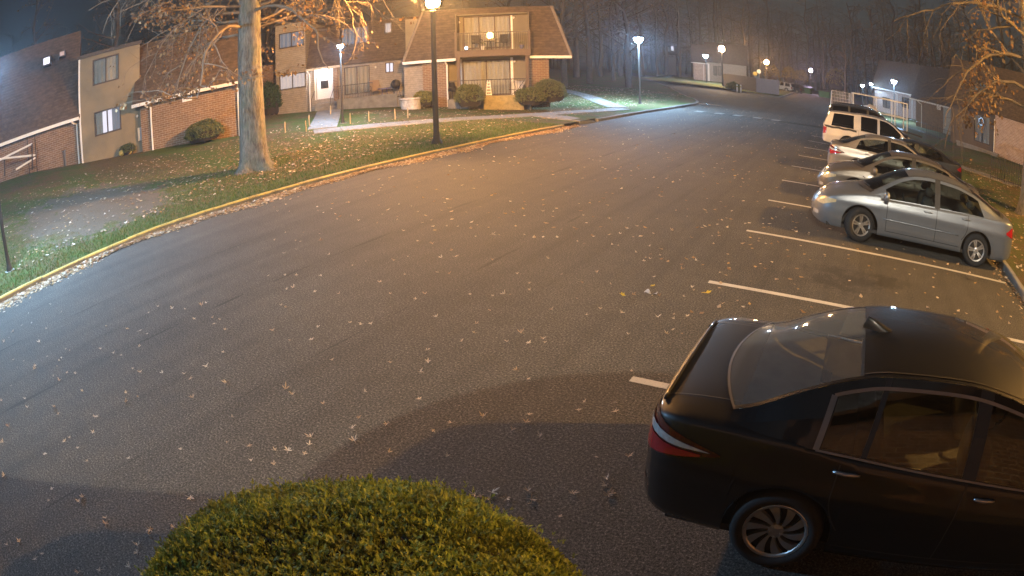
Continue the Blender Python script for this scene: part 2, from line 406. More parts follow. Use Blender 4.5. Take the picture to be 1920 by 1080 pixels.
# lawn on the building side
ys = [-30 + 1.0 * i for i in range(72)] + [42 + 3 * i for i in range(1, 40)]
lw = MB(); DS = [0, .3, .8, 1.5, 2.5, 4, 6, 8, 10, 12, 14, 17, 20, 26, 34, 45, 60, 90]
lw.grid(lambda u, v: (lambda y, d: (kerb_x(y) - .14 - d, y, ground_z(kerb_x(y) - .14 - d, y) + .02))(ys[round(u * (len(ys) - 1))], DS[round(v * (len(DS) - 1))]), len(ys) - 1, len(DS) - 1)
tag(lw.build('lawn', M['lawn'], smooth=True), kind='structure')
lr = MB(); DR = [.13, .6, 1.5, 3, 5, 8, 12, 20, 40, 80]; yr = [-20 + 4 * i for i in range(17)] + [50, 56, 64, 80, 110, 160]
lr.grid(lambda u, v: (lambda y, d: (4.3 + d, y, ground_z(4.3 + d, y) + .02))(yr[round(u * (len(yr) - 1))], DR[round(v * (len(DR) - 1))]), len(yr) - 1, len(DR) - 1)
tag(lr.build('lawn_right', M['lawn'], smooth=True), kind='structure')

def kerb(name, line, mat, top=None, w=.16, h=.14, side=1, stone=3):
    # line: road-side edge; the kerb body lies on the far side of it; built of separate lengths with narrow joints
    root = tag(link(name, None), kind='structure'); k = len(line); sec = [(0.0, -.2), (0.004, h - .025), (.022, h), (w - .02, h), (w, h - .02), (w, -.2)]; n = len(sec); nrm = []
    for i in range(k):
        d = Vector(line[min(i + 1, k - 1)]) - Vector(line[max(i - 1, 0)]); d = Vector((d[0], d[1])).normalized(); nrm.append(Vector((-d.y, d.x)) * side)
    for s0 in range(0, k - 1, stone):
        s1 = min(k - 1, s0 + stone); mb = MB(); jz, jx = random.uniform(-.008, .006), random.uniform(-.008, .008)
        for i in range(s0, s1 + 1):
            P_ = Vector(line[i]); q = Vector(line[min(i + 1, k - 1)]) if i == s0 else Vector(line[max(i - 1, 0)])
            if i in (s0, s1): P_ = P_ + (q - P_).normalized() * .006
            for (a, z) in sec: mb.v.append((P_[0] + nrm[i].x * (a + jx), P_[1] + nrm[i].y * (a + jx), z + (jz + random.uniform(-.004, .004) if z > 0 else 0)))
        m_ = s1 - s0
        for i in range(m_):
            for j in range(n - 1):
                mb.cur = 1 if (top and j in (1, 2, 3)) else 0
                a = i * n + j; mb.face((a, a + 1, a + n + 1, a + n))
        mb.cur = 0; mb.face(list(range(n))); mb.face([m_ * n + j for j in range(n)][::-1])
        mb.build('kerb_stone', [mat, top] if top else mat, root)
    return root
kl = [(kerb_x(y), y) for y in [-30 + .9 * i for i in range(61)] if y < 25.2]
kerb('kerb', kl, M['concrete_dark'], M['yellow_paint'])
k2 = [(kerb_x(27.4 + .8 * i), 27.4 + .8 * i) for i in range(17)]
def dense(pts, n=4):
    P = [Vector((a, b, 0)) for a, b in pts]; out = []
    for i in range(len(P) - 1):
        p0, p1, p2, p3 = P[max(i - 1, 0)], P[i], P[i + 1], P[min(i + 2, len(P) - 1)]
        for t in range(n):
            t /= n; q = .5 * ((2 * p1) + (p2 - p0) * t + (2 * p0 - 5 * p1 + 4 * p2 - p3) * t * t + (3 * p1 - p0 - 3 * p2 + p3) * t ** 3)
            out.append((q.x, q.y))
    return out + [pts[-1]]
kerb('kerb', k2 + dense(CORNER[1:]), M['concrete'], None, w=.2)
kerb('kerb', [(4.3, -20 + 1.5 * i) for i in range(62)], M['concrete_dark'], M['concrete'], side=-1)
# opposite side of the side street and its grass bank
opp = [gp(1225, 136, .1), gp(1280, 147, .1), gp(1351, 164, .1), gp(1418, 176, .1)]
opp = [(p.x, p.y) for p in opp]; opp.insert(0, (opp[0][0] * 2 - opp[1][0], opp[0][1] * 2 - opp[1][1])); opp += [(opp[-1][0] + 2.5, opp[-1][1] + .5), (opp[-1][0] + 3.2, opp[-1][1] + 4), (opp[-1][0] + 2.0, opp[-1][1] + 40)]
kerb('kerb', dense(opp, 3), M['concrete'], None, w=.25)
bank = MB(); ol = dense(opp, 3)
bank.grid(lambda u, v: (lambda p, d: (p[0] - .62 * d * (1 if u < .75 else .9), p[1] + .79 * d * (1 if u < .75 else .1), .13 + .012 * d))(ol[round(u * (len(ol) - 1))], [.15, 2, 5, 10, 20, 40][round(v * 5)]), len(ol) - 1, 5)
tag(bank.build('grass_bank', M['lawn'], smooth=True), kind='structure')
far_l = MB(); fpts = [gp(1425, 158, .05), gp(1500, 164, .05), gp(1560, 181, .05), gp(1660, 200, .05)]
far_l.grid(lambda u, v: (lambda p, d: (p.x + .1 * d, p.y + d, .10 + .01 * d))(fpts[round(u * 3)], [0, .3, 5, 60][round(v * 3)]), 3, 3)
tag(far_l.build('far_verge', M['lawn']), kind='structure')

# painted stall lines
SX0 = -1.84; SY = [5.13, 8.18, 11.26, 14.33, 17.39, 20.46, 23.52, 26.6, 29.7, 32.7]
for i, y in enumerate(SY):
    mb = MB(); L = 5.85 if i < 2 else 5.95
    mb.grid(lambda u, v: (SX0 + L * u, y + (v - .5) * .11 + .012 * math.sin(7 * u + i) + .05 * u * (1 if i == 1 else 0), .004), 24, 1)
    o = mb.build('parking_line', M['white_line'])
    tag(o, ['worn white parking line beside the black sedan', 'white parking line passing behind the roof of the black sedan', 'long white parking line beside the pale blue sedan',
            'white parking line between the pale blue sedan and the grey sedan', 'white parking line beyond the grey sedan', 'faint white parking line beside the silver sedan showing tail lights',
            'faint white parking line before the white pickup', 'faint parking line just beyond the white pickup', 'faint parking line before the dark people carrier', 'farthest faint parking line of the row'][i], 'parking line', 'painted parking lines')
# oil stain in the empty stall
# sidewalk slabs
def slabs(name, pts, w, step=1.5, lift=.035):
    root = link(name, None); tag(root, kind='structure')
    P = [Vector((p[0], p[1])) for p in pts]; seg = []
    for a, b in zip(P, P[1:]):
        L = (b - a).length; n = max(1, round(L / step)); d = (b - a) / n
        for i in range(n): seg.append((a + d * i, a + d * (i + 1)))
    for a, b in seg:
        d = (b - a).normalized(); nn = Vector((-d.y, d.x)) * w / 2; a2, b2 = a + d * .012, b - d * .012
        q = [a2 - nn, b2 - nn, b2 + nn, a2 + nn]; mb = MB(); zt = [ground_z(p.x, p.y) + lift + .02 for p in q]; jj = random.uniform(-.004, .004)
        vs = [(p.x, p.y, z - .25) for p, z in zip(q, zt)] + [(p.x, p.y, z + jj) for p, z in zip(q, zt)]
        mb.add(vs, [(4, 5, 6, 7), (0, 1, 5, 4), (1, 2, 6, 5), (2, 3, 7, 6), (3, 0, 4, 7)])
        mb.build('slab', M['concrete'], root)
    return root
def pxy(*a): return [(lambda v: (v.x, v.y))(gp(*q)) for q in a]
slabs('sidewalk', pxy((588, 249), (640, 243.5), (720, 236), (816, 228), (920, 221.5), (1010, 216), (1120, 209), (1168, 205)), 1.15)
slabs('door_path', pxy((604, 242), (613, 222), (622, 206)), 1.35)
slabs('side_path', pxy((1160, 203), (1130, 193), (1098, 180), (1040, 166)), 1.25)
slabs('ramp_path', pxy((1012, 217), (1060, 223), (1103, 229.5)), 1.3)
slabs('walk_right', pxy((1720, 289), (1785, 309), (1840, 327), (1905, 350)), 1.1)

M['faint_line'] = paint_mat('faded_white_paint', (.26, .25, .23), .52)
# speed hump with worn white chevrons
a, b = gp(1285, 208), gp(1545, 240); hv = (b - a); hd = hv.normalized(); hn = Vector((-hd.y, hd.x, 0))
mb = MB(); mb.grid(lambda u, v: a + hd * (hv.length * u) + hn * ((v - .5) * 1.1) + Vector((0, 0, .075 * math.sin(math.pi * v) + .003)), 30, 8)
hump = mb.build('speed_hump', M['asphalt'], smooth=True); tag(hump, 'low asphalt speed hump with worn white marks crossing the drive', 'speed hump')
for i, u in enumerate((.06, .20, .33, .47, .60)):
    mb = MB(); mb.grid(lambda p, v: a + hd * (hv.length * u + .55 * p + (.25 * v)) + hn * (-.42 + .42 * v) + Vector((0, 0, .075 * math.sin(math.pi * (.118 + .38 * v)) + .010)), 3, 5)
    mb.build('white_mark', M['faint_line'], hump)
# shallow puddle near the corner
p = gp(1322, 195); mb = MB(); ring = [(1.15 * math.cos(t) * (1 + .25 * math.sin(3 * t + 1)), .75 * math.sin(t) * (1 + .2 * math.cos(2 * t))) for t in [2 * math.pi * i / 28 for i in range(28)]]
mb.poly([(p.x + x, p.y + y, .006) for x, y in ring])
tag(mb.build('puddle', plain('puddle_water', (.03, .03, .03), .05, spec=.9)), 'small shiny puddle beyond the speed hump by the kerb corner', 'puddle')
# ------------------------------------------------------------------ cars
def hermite(pts):
    # monotone-ish cubic through control points
    n = len(pts); xs = [p[0] for p in pts]; ysv = [p[1] for p in pts]
    d = [(ysv[i + 1] - ysv[i]) / (xs[i + 1] - xs[i]) for i in range(n - 1)]
    m = [d[0]] + [0 if d[i - 1] * d[i] <= 0 else 2 * d[i - 1] * d[i] / (d[i - 1] + d[i]) for i in range(1, n - 1)] + [d[-1]]
    def f(x):
        if x <= xs[0]: return ysv[0]
        if x >= xs[-1]: return ysv[-1]
        i = 0
        while x > xs[i + 1]: i += 1
        h = xs[i + 1] - xs[i]; t = (x - xs[i]) / h
        return ((2 * t ** 3 - 3 * t * t + 1) * ysv[i] + (t ** 3 - 2 * t * t + t) * h * m[i] + (-2 * t ** 3 + 3 * t * t) * ysv[i + 1] + (t ** 3 - t * t) * h * m[i + 1])
    return f
PAINT = {}
M['dark_lens'] = plain('smoked_red_lens', (.07, .004, .006), .1, coat=1.0)
def paint(name, c, metal=.0, rough=.35):
    return plain('paint_' + name, c, rough, metal, 1.0, var=.05, scale=3, spec=.5 if metal else .25)

STY = {}
STY['accord'] = dict(L=4.89, hw=.925, r=.335, rim=.235, ax=(1.10, 3.875), ew=(.42, 3.2, .55, 2.6),
    ztop=[(0, .55), (.02, .66), (.06, .76), (.085, .94), (.11, 1.035), (.20, 1.055), (.55, 1.075), (.9, 1.06), (1.4, 1.0), (3.2, .98), (3.5, 1.00), (4.2, .90), (4.6, .78), (4.8, .62), (4.89, .47)],
    zsh=[(0, .52), (.07, .72), (.12, .94), (.35, .995), (1, 1.0), (2, .965), (3.2, .92), (3.7, .90), (4.3, .80), (4.7, .62), (4.89, .44)],
    zlow=[(0, .42), (.06, .30), (.3, .23), (.7, .20), (4.2, .19), (4.7, .21), (4.83, .28), (4.89, .36)],
    rz=[(.60, 1.07), (.72, 1.105), (1.0, 1.24), (1.3, 1.355), (1.6, 1.42), (2.2, 1.45), (2.7, 1.40), (3.0, 1.32), (3.4, 1.11), (3.68, .965)],
    ry=[(.60, .70), (1.0, .655), (1.5, .60), (2.2, .585), (2.8, .60), (3.3, .68), (3.68, .77)],
    bow=[(.60, -.17), (1.42, -.01), (2.85, .04), (3.68, .24)], crown=[(.60, .02), (1.2, .045), (2.0, .05), (2.8, .05), (3.68, .02)],
    bl=(.615, 1.40), ws=(2.88, 3.60), win=[(1.22, 1.50), (1.54, 2.30), (2.42, 3.36)], K=[(.6, 0), (1.0, .02), (1.22, .05), (1.54, .06), (1.9, 0), (3.68, 0)])
STY['ion'] = dict(L=4.68, hw=.855, r=.315, rim=.205, ax=(1.03, 3.65), ew=(.45, 2.8, .62, 2.4),
    ztop=[(0, .50), (.02, .62), (.07, .74), (.11, .92), (.18, .99), (.35, 1.01), (.6, 1.02), (1.2, .98), (3.1, .95), (3.3, .98), (3.9, .89), (4.3, .78), (4.5, .68), (4.62, .56), (4.68, .44)],
    zsh=[(0, .48), (.08, .70), (.15, .88), (.4, .94), (1.2, .93), (2.2, .90), (3.2, .87), (3.8, .82), (4.2, .74), (4.5, .60), (4.68, .40)],
    zlow=[(0, .42), (.06, .30), (.3, .24), (.7, .20), (4.0, .19), (4.4, .20), (4.6, .26), (4.68, .34)],
    rz=[(.42, 1.0), (.55, 1.03), (.85, 1.16), (1.2, 1.29), (1.6, 1.375), (2.1, 1.40), (2.5, 1.375), (2.85, 1.27), (3.2, 1.08), (3.48, .93)],
    ry=[(.42, .66), (.9, .61), (1.5, .56), (2.1, .55), (2.6, .565), (3.1, .63), (3.48, .71)],
    bow=[(.42, -.14), (1.25, 0), (2.65, .04), (3.48, .24)], crown=[(.42, .02), (1.2, .05), (2.0, .055), (2.6, .05), (3.48, .02)],
    bl=(.50, 1.22), ws=(2.68, 3.40), win=[(.92, 1.98), (2.10, 3.16)], K=[(.42, 0), (.92, .20), (1.5, .03), (1.98, 0), (3.48, 0)])
STY['sedan'] = dict(L=4.85, hw=.89, r=.325, rim=.215, ax=(1.06, 3.80), ew=(.44, 2.9, .60, 2.5),
    ztop=[(0, .52), (.02, .64), (.06, .76), (.10, .97), (.16, 1.03), (.4, 1.05), (.7, 1.05), (1.3, 1.0), (3.2, .97), (3.45, 1.0), (4.1, .90), (4.5, .78), (4.7, .64), (4.85, .44)],
    zsh=[(0, .50), (.07, .72), (.14, .92), (.4, .97), (1.2, .97), (2.2, .93), (3.3, .89), (3.9, .84), (4.4, .74), (4.7, .58), (4.85, .40)],
    zlow=[(0, .42), (.06, .30), (.3, .24), (.7, .20), (4.1, .19), (4.6, .21), (4.78, .27), (4.85, .34)],
    rz=[(.52, 1.04), (.65, 1.07), (.95, 1.20), (1.3, 1.33), (1.7, 1.40), (2.2, 1.42), (2.65, 1.395), (3.0, 1.28), (3.35, 1.09), (3.64, .95)],
    ry=[(.52, .68), (1.0, .63), (1.6, .58), (2.2, .57), (2.8, .59), (3.25, .66), (3.64, .74)],
    bow=[(.52, -.16), (1.35, 0), (2.8, .04), (3.64, .24)], crown=[(.52, .02), (1.2, .045), (2.0, .05), (2.7, .05), (3.64, .02)],
    bl=(.58, 1.32), ws=(2.82, 3.56), win=[(.98, 2.12), (2.24, 3.30)], K=[(.52, 0), (.98, .18), (1.5, .03), (2.12, 0), (3.64, 0)])
STY['suv'] = dict(L=4.75, hw=.93, r=.36, rim=.225, ax=(.95, 3.75), ew=(.36, 3.4, .5, 2.8),
    ztop=[(0, .62), (.02, .78), (.05, .98), (.09, 1.10), (.6, 1.12), (3.2, 1.10), (3.5, 1.13), (4.1, 1.05), (4.45, .95), (4.65, .75), (4.75, .52)],
    zsh=[(0, .58), (.06, .94), (.12, 1.06), (1.2, 1.08), (2.2, 1.06), (3.3, 1.02), (3.9, .98), (4.4, .86), (4.65, .66), (4.75, .48)],
    zlow=[(0, .50), (.06, .38), (.3, .32), (.7, .28), (4.0, .27), (4.5, .29), (4.68, .36), (4.75, .44)],
    rz=[(.06, 1.10), (.10, 1.16), (.20, 1.45), (.35, 1.66), (.8, 1.70), (1.8, 1.72), (2.5, 1.69), (2.85, 1.60), (3.2, 1.38), (3.62, 1.08)],
    ry=[(.06, .80), (.35, .68), (1.0, .655), (2.2, .65), (2.8, .67), (3.2, .73), (3.62, .80)],
    bow=[(.06, -.05), (.4, -.03), (2.75, .04), (3.62, .22)], crown=[(.06, .01), (1.2, .04), (2.0, .045), (2.7, .04), (3.62, .02)],
    bl=(.085, .30), ws=(2.74, 3.54), win=[(.36, 1.16), (1.28, 2.14), (2.26, 3.28)], K=[(.06, 0), (.36, .02), (1.0, 0), (3.62, 0)])
STY['pickup'] = dict(L=5.3, hw=.93, r=.385, rim=.235, ax=(1.22, 4.28), ew=(.30, 4.0, .5, 2.8),
    ztop=[(0, .62), (.02, .82), (.05, 1.04), (.09, 1.14), (.6, 1.15), (3.75, 1.13), (4.0, 1.16), (4.6, 1.08), (4.95, .98), (5.18, .78), (5.3, .55)],
    zsh=[(0, .58), (.05, .98), (.10, 1.10), (1.2, 1.11), (2.2, 1.09), (3.7, 1.05), (4.4, 1.0), (4.9, .88), (5.18, .68), (5.3, .5)],
    zlow=[(0, .55), (.06, .44), (.3, .40), (.7, .36), (4.5, .34), (5.05, .36), (5.22, .42), (5.3, .48)],
    rz=[(.06, 1.13), (.10, 1.18), (.22, 1.46), (.38, 1.68), (.9, 1.73), (1.62, 1.75), (1.68, 1.77), (2.4, 1.79), (3.0, 1.75), (3.35, 1.64), (3.7, 1.42), (4.1, 1.12)],
    ry=[(.06, .82), (.38, .70), (1.0, .67), (2.4, .66), (3.2, .68), (3.7, .75), (4.1, .82)],
    bow=[(.06, -.05), (.45, -.03), (3.25, .04), (4.1, .20)], crown=[(.06, .01), (1.2, .045), (2.4, .045), (3.2, .04), (4.1, .02)],
    bl=(.085, .32), ws=(3.26, 4.02), win=[(.42, 1.48), (1.82, 2.62), (2.74, 3.78)], K=[(.06, 0), (.42, .14), (1.0, .02), (4.1, 0)])

def make_wheel(st, style, side, nseg=40):
    """tyre and rim meshes centred on the hub, axle along y, outer face towards +y*side"""
    r, ri, w = st['r'], st['rim'], .20
    t = MB(); prof = [(ri - .01, -.09), (ri + .02, -.10), (r - .03, -.105), (r - .008, -.085), (r, -.05), (r, .05), (r - .008, .085), (r - .03, .105), (ri + .035, .108), (ri + .012, .098), (ri - .005, .085)]
    t.lathe(prof, nseg, axis='y')
    m = MB(); s = side
    m.cur = 1; m.lathe([(0.001, .035), (ri - .01, .035), (ri - .01, -.08)], 28, axis='y')          # dark barrel behind the spokes
    m.cur = 0; m.lathe([(ri - .028, .078), (ri - .02, .088), (ri - .004, .092), (ri + .006, .084)], 40, axis='y')
    def spoke(a, w0, w1, tw, r0=.045, r1=None, y0=.07, y1=.078):
        r1 = r1 or ri - .018; k = 6; o = len(m.v)
        for i in range(k + 1):
            q = i / k; rr = lerp(r0, r1, q); ww = lerp(w0, w1, q) / 2; aa = a + tw * q
            cx, cz = math.cos(aa), math.sin(aa); tx, tz = -cz, cx; yy = lerp(y0, y1, q) + .008 * math.sin(math.pi * q)
            for e, dy in ((-1, -.03), (-1, 0), (1, 0), (1, -.03)): m.v.append((cx * rr + tx * ww * e, yy + dy, cz * rr + tz * ww * e))
        for i in range(k):
            for j in range(3):
                b_ = o + i * 4 + j; m.face((b_, b_ + 1, b_ + 5, b_ + 4))
    if style == 'swirl':
        for i in range(10): spoke(2 * math.pi * i / 10, .012, .074, .34)
    elif style == 'five':
        for i in range(5):
            a = 2 * math.pi * i / 5 + .3
            spoke(a - .16, .030, .030, .02, .06); spoke(a + .16, .030, .030, -.02, .06)
    elif style == 'plain':
        for i in range(7): spoke(2 * math.pi * i / 7, .03, .05, .0)
    m.lathe([(.001, .082), (.03, .082), (.058, .074), (.062, .05)], 18, axis='y')
    for i in range(5):
        a = 2 * math.pi * i / 5; m.lathe([(.001, .088), (.008, .086), (.009, .07)], 6, (.043 * math.cos(a), 0, .043 * math.sin(a)), axis='y')
    for mb in (t, m):
        if s < 0: mb.v = [(x, -y, z) for x, y, z in mb.v]
    return t.mesh('tyre', M['rubber'], True), m.mesh('rim', [M['rim'], M['black_plastic']], False)

def make_car(name, style, col, loc, rz, label, group=None, wheel='plain', glass_m=None, scale=(1, 1, 1), lod=1, chrome=False, mould=False, plate=True, inter=None, tail='wide', cat='car', head='amber', steer=0.0, side_glass=None):
    st = STY[style]; L, hw = st['L'], st['hw']; gm = glass_m or M['car_glass']; inter = inter or M['interior_dark']
    zt, zs, zl, rz_, ry_ = [hermite(st[k]) for k in ('ztop', 'zsh', 'zlow', 'rz', 'ry')]
    bow, crown, Kf = [hermite(st[k]) for k in ('bow', 'crown', 'K')]
    er, nr, ef, nf = st['ew']; uc0, ua0 = st['rz'][0][0], st['rz'][-1][0]
    def plan(u):
        y = 1.0
        if u < er: y *= max(0.0, 1 - (1 - u / er) ** nr) ** (1 / nr)
        if u > L - ef: y *= max(0.0, 1 - (1 - (L - u) / ef) ** nf) ** (1 / nf)
        return hw * y * (1 - .035 * ((u - L * .52) / (L * .5)) ** 2)
    def sidey(u, z):
        zz = zs(u); s = min(1.0, max(0.0, (z - .2) / max(.05, zz - .2))); Y = plan(u); k = min(1, Y / (hw * .6))
        y = Y - k * (.085 * (1 - s) ** 2.6 + .050 * s ** 3)
        zc = .70 if style in ('suv', 'pickup') else .68
        y += k * .014 * (ss(zc - .06, zc + .02, z) - ss(zc + .03, zc + .16, z))
        return y
    Ra = st['r'] + .06
    def low(u):
        z = zl(u)
        for a in st['ax']:
            if abs(u - a) < Ra: z = max(z, st['r'] - .01 + math.sqrt(Ra * Ra - (u - a) ** 2))
        return z
    root = thing(name, loc, rz, label, cat, group); root.scale = scale
    X = lambda u: u - L / 2
    # stations
    us = set(); n = 70 if lod else 36
    for i in range(n + 1): us.add(round(.004 + (L - .008) * i / n, 4))
    for i in range(12):
        q = (i / 11) ** 2 * .16; us.add(round(.001 + q, 4)); us.add(round(L - .001 - q * 1.6, 4))
    for a in st['ax']:
        for i in range(17):
            us.add(round(a - Ra * math.cos(math.pi * i / 16), 4))
        us.add(round(a - Ra - .003, 4)); us.add(round(a + Ra + .003, 4))
    cab0, cab1 = uc0 + .52 * (1 if style not in ('suv', 'pickup') else .2), ua0 - .22
    us |= {cab0, cab0 + .004, cab1, cab1 - .004}
    us = sorted(u for u in us if .0005 < u < L - .0005)
    NZ, NT = (13, 9) if lod else (8, 6)
    body = MB(); P = []
    for u in us:
        a, z1, ztp = low(u), zs(u), zt(u); z1 = min(z1, ztp - .02); a = min(a, z1 - .03)
        row = [(sidey(u, a) - .07, a + .015), (sidey(u, a) - .012, a)]
        for i in range(NZ + 1):
            z = lerp(a + .006, z1, i / NZ); row.append((sidey(u, z), z))
        ysh = row[-1][0]
        incab = cab0 + .002 <= u <= cab1 - .002
        for j in range(1, NT + 1):
            q = j / NT
            if incab:
                if j == 1: row.append((ysh - .05, z1))
                else: row.append(((ysh - .07) * (1 - (j - 2) / (NT - 2)), z1 - .30))
            else:
                t = q * math.pi / 2; row.append((ysh * math.cos(t) ** (2 / 2.7), z1 + (ztp - z1) * math.sin(t) ** (2 / 2.7)))
        P.append((u, row, incab))
    m = len(P[0][1])
    for sgn in (1, -1):
        o = len(body.v)
        for u, row, _ in P:
            for y, z in row: body.v.append((X(u), sgn * max(y, 0), z))
        for i in range(len(P) - 1):
            for j in range(m - 1):
                body.cur = 1 if ((P[i][2] or P[i + 1][2]) and j >= NZ + 3) or (uc0 + .02 < P[i][0] < cab0 + .01 and j >= NZ + 6) else 0
                q = (o + i * m + j, o + (i + 1) * m + j, o + (i + 1) * m + j + 1, o + i * m + j + 1)
                body.face(q if sgn < 0 else q[::-1])
        body.cur = 0
    for i, rev in ((0, False), (len(P) - 1, True)):
        k = len(body.v); u, row, _ = P[i]; ring = [(X(u), y, z) for y, z in row] + [(X(u), -y, z) for y, z in row[-2::-1]]
        body.add(ring, [tuple(range(len(ring)))])
    bo = body.build('body', [col, inter], root, True)
    bvh = BVHTree.FromPolygons([Vector(v) for v in body.v], body.f)
    # underside and wheel wells
    ub = MB(); ub.box(X(.3), X(L - .35), -hw + .12, hw - .12, .20, .26)
    for a in st['ax']:
        for sgn in (1, -1):
            ub.lathe([(Ra - .004, sgn * (hw - .04)), (Ra - .004, sgn * (hw - .34)), (.001, sgn * (hw - .34))], 20, (X(a), 0, st['r'] - .01), axis='y', a0=0, a1=math.pi)
            ub.box(X(a) - Ra, X(a) + Ra, sgn * (hw - .36) - .01, sgn * (hw - .36) + .01, .2, st['r'])
    ub.build('underbody', M['black_plastic'], root)
    # greenhouse
    def belt(c): 
        z = zs(c) if uc0 + .05 < c < ua0 - .05 else min(zs(c), rz_(c) - .01)
        return (sidey(c, zs(c)) - .01, z + .004)
    def SP(c, t, off=0.0):
        yb, zb = belt(c); ct = min(ua0, max(uc0, c + Kf(c))); yt, ztt = ry_(ct), rz_(ct)
        u = lerp(c, ct, t); y = lerp(yb, yt, t) + .016 * math.sin(math.pi * t) + off; z = lerp(zb, max(ztt, zb + .004), t)
        return u, y, z
    def tdlo(c):
        ct = c + Kf(c); h = max(.02, rz_(ct) - belt(c)[1]); sl = (rz_(ct + .02) - rz_(ct - .02)) / .04
        return max(.06, 1 - .052 * math.sqrt(1 + sl * sl) / h)
    wins = st['win']; tb = .035
    pil = MB(); cols = sorted({round(uc0 + (ua0 - uc0) * i / 60, 4) for i in range(61)} | {c for w in wins for c in w})
    def inwin(c): return any(a - 1e-6 <= c <= b + 1e-6 for a, b in wins)
    for sgn in (1, -1):
        for c0, c1 in zip(cols, cols[1:]):
            mid = (c0 + c1) / 2; iw = inwin(mid)
            bands = [(0, tb), (None, 1)] if iw else [(0, .5), (.5, 1)]
            bp = (not iw) and any(b < mid < a2 for (_, b), (a2, _) in zip(wins, wins[1:]))
            for ta, tc in bands:
                a0 = tdlo(c0) if ta is None else ta; a1 = tdlo(c1) if ta is None else ta
                q = [SP(c0, a0), SP(c1, a1), SP(c1, tc), SP(c0, tc)]
                pil.cur = 1 if bp and style != 'pickup' else 0
                pil.quad(*[(X(u), sgn * y, z) for u, y, z in (q if sgn < 0 else q[::-1])])
    pil.cur = 0
    def TP(c, b):
        y, z = ry_(c), rz_(c); k = 1 - b * b
        return (X(c + bow(c) * k), b * y, z + crown(c) * k + .004)
    def top(mb, c0, c1, nu, b0=-1, b1=1, nv=16, off=0): 
        mb.grid(lambda p, q: (lambda v: (v[0], v[1], v[2] + off))(TP(lerp(c0, c1, p), lerp(b0, b1, q))), nu, nv)
    b0, b1 = st['bl']; w0, w1 = st['ws']
    roof = MB(); roof.v, roof.f, roof.mi = pil.v, pil.f, pil.mi
    top(roof, b1, w0, 24)
    e = .955
    for c0, c1 in ((b0, b1), (w0, w1)):
        top(roof, c0, c1, 14, -1, -e, 2); top(roof, c0, c1, 14, e, 1, 2)
    roof.cur = 1; top(roof, uc0, b0, 2); top(roof, w1, ua0, 2); roof.cur = 0
    roof.build('roof', [col, M['black_plastic']], root, True)
    mb = MB(); top(mb, w0, w1, 14, -e, e, 14, -.004); mb.build('windshield', gm, root, True)
    mb = MB(); top(mb, b0, b1, 14, -e, e, 14, -.004); mb.build('rear_window', gm, root, True)
    for sgn in (1, -1):
        for a, b in wins:
            mb = MB(); mb.grid(lambda p, q: (lambda c: (lambda s: (X(s[0]), sgn * s[1], s[2]))(SP(c, lerp(tb, tdlo(c), q), -.006)))(lerp(a, b, p)), 14, 4)
            mb.build('side_window', side_glass or gm, root, True)
        if chrome:
            lo = [SP(lerp(wins[0][0] - .03, wins[-1][1] + .2, i / 40), tb * .3, .006) for i in range(41)]
            hi = [SP(lerp(wins[0][0] - .03, wins[-1][1], i / 40), tdlo(lerp(wins[0][0] - .03, wins[-1][1], i / 40)), .006) for i in range(41)]
            rr = [SP(wins[0][0] - .03, lerp(tb * .3, tdlo(wins[0][0] - .03), i / 6), .006) for i in range(7)]
            mb = MB()
            for line, wd in ((lo, .014), (hi, .022), (rr, .040)):
                pts = [Vector((X(u), sgn * y, z)) for u, y, z in line]
                mb.ribbon(pts, wd, (0, 1, .35 * sgn))
            mb.build('window_trim', plain('dull_trim', (.20, .20, .20), .45, .6), root)
    if lod:
        for s_ in (-1, 1):
            mb = MB(); mb.ribbon([Vector(TP(lerp(b1, w0, i / 20), s_ * .93)) + Vector((0, 0, .003)) for i in range(21)], .014, (0, 0, 1)); mb.build('roof_strip', M['black_plastic'], root)
    # seats
    def seat(mb, x, y, w, zb, zh, lean=.12, hr=True):
        for (z0, z1, wd, th) in ((zb - .45, zh - .02, w, .10),) + (((zh + .03, zh + .17, w * .52, .07),) if hr else ()):
            o = len(mb.v); k = 5
            for i in range(k + 1):
                q = i / k; z = lerp(z0, z1, q); xx = x - lean * (z - zb); sc = math.sin(math.pi * (.12 + .76 * q)) ** .35
                for ax, ay in ((-th, -1), (-th, 1), (th, 1), (th, -1)): mb.v.append((xx + ax * sc, y + ay * wd / 2 * sc, z))
            for i in range(k):
                for j in range(4): mb.face((o + i * 4 + j, o + i * 4 + (j + 1) % 4, o + (i + 1) * 4 + (j + 1) % 4, o + (i + 1) * 4 + j))
            mb.face((o, o + 1, o + 2, o + 3)); e_ = o + k * 4; mb.face((e_, e_ + 1, e_ + 2, e_ + 3))
    if lod:
        zb = zs(2.2); xf = X(lerp(wins[-1][0], wins[-1][1], .10)); xr = X(wins[0][0] + (.35 if style not in ('suv', 'pickup') else 1.1))
        for y in (-.36, .36):
            mb = MB(); seat(mb, xf, y, .46, zb, zb + .12); mb.build('seat', inter, root, True)
        mb = MB(); seat(mb, xr, 0, 1.15, zb, zb + .07, .3, False); mb.build('rear_seat', inter, root, True)
        for y in (-.38, .38):
            mb = MB(); seat(mb, xr - .03, y, .42, zb, zb + .06, .3); mb.build('head_restraint', inter, root, True)
        mb = MB(); mb.grid(lambda p, q: (X(lerp(wins[-1][1] - .25, ua0 - .02, p)), lerp(-.66, .66, q), zs(3.2) + .02 + .05 * math.sin(math.pi * p * .6)), 4, 4); mb.build('dashboard', inter, root, True)
        mb = MB(); mb.tube([(X(wins[-1][1] - .42) + .05 * math.cos(t), .36 + .17 * math.sin(t), zs(3.2) + .0 + .17 * math.cos(t)) for t in [2 * math.pi * i / 16 for i in range(17)]], .014, 5); mb.build('steering_wheel', M['black_plastic'], root)
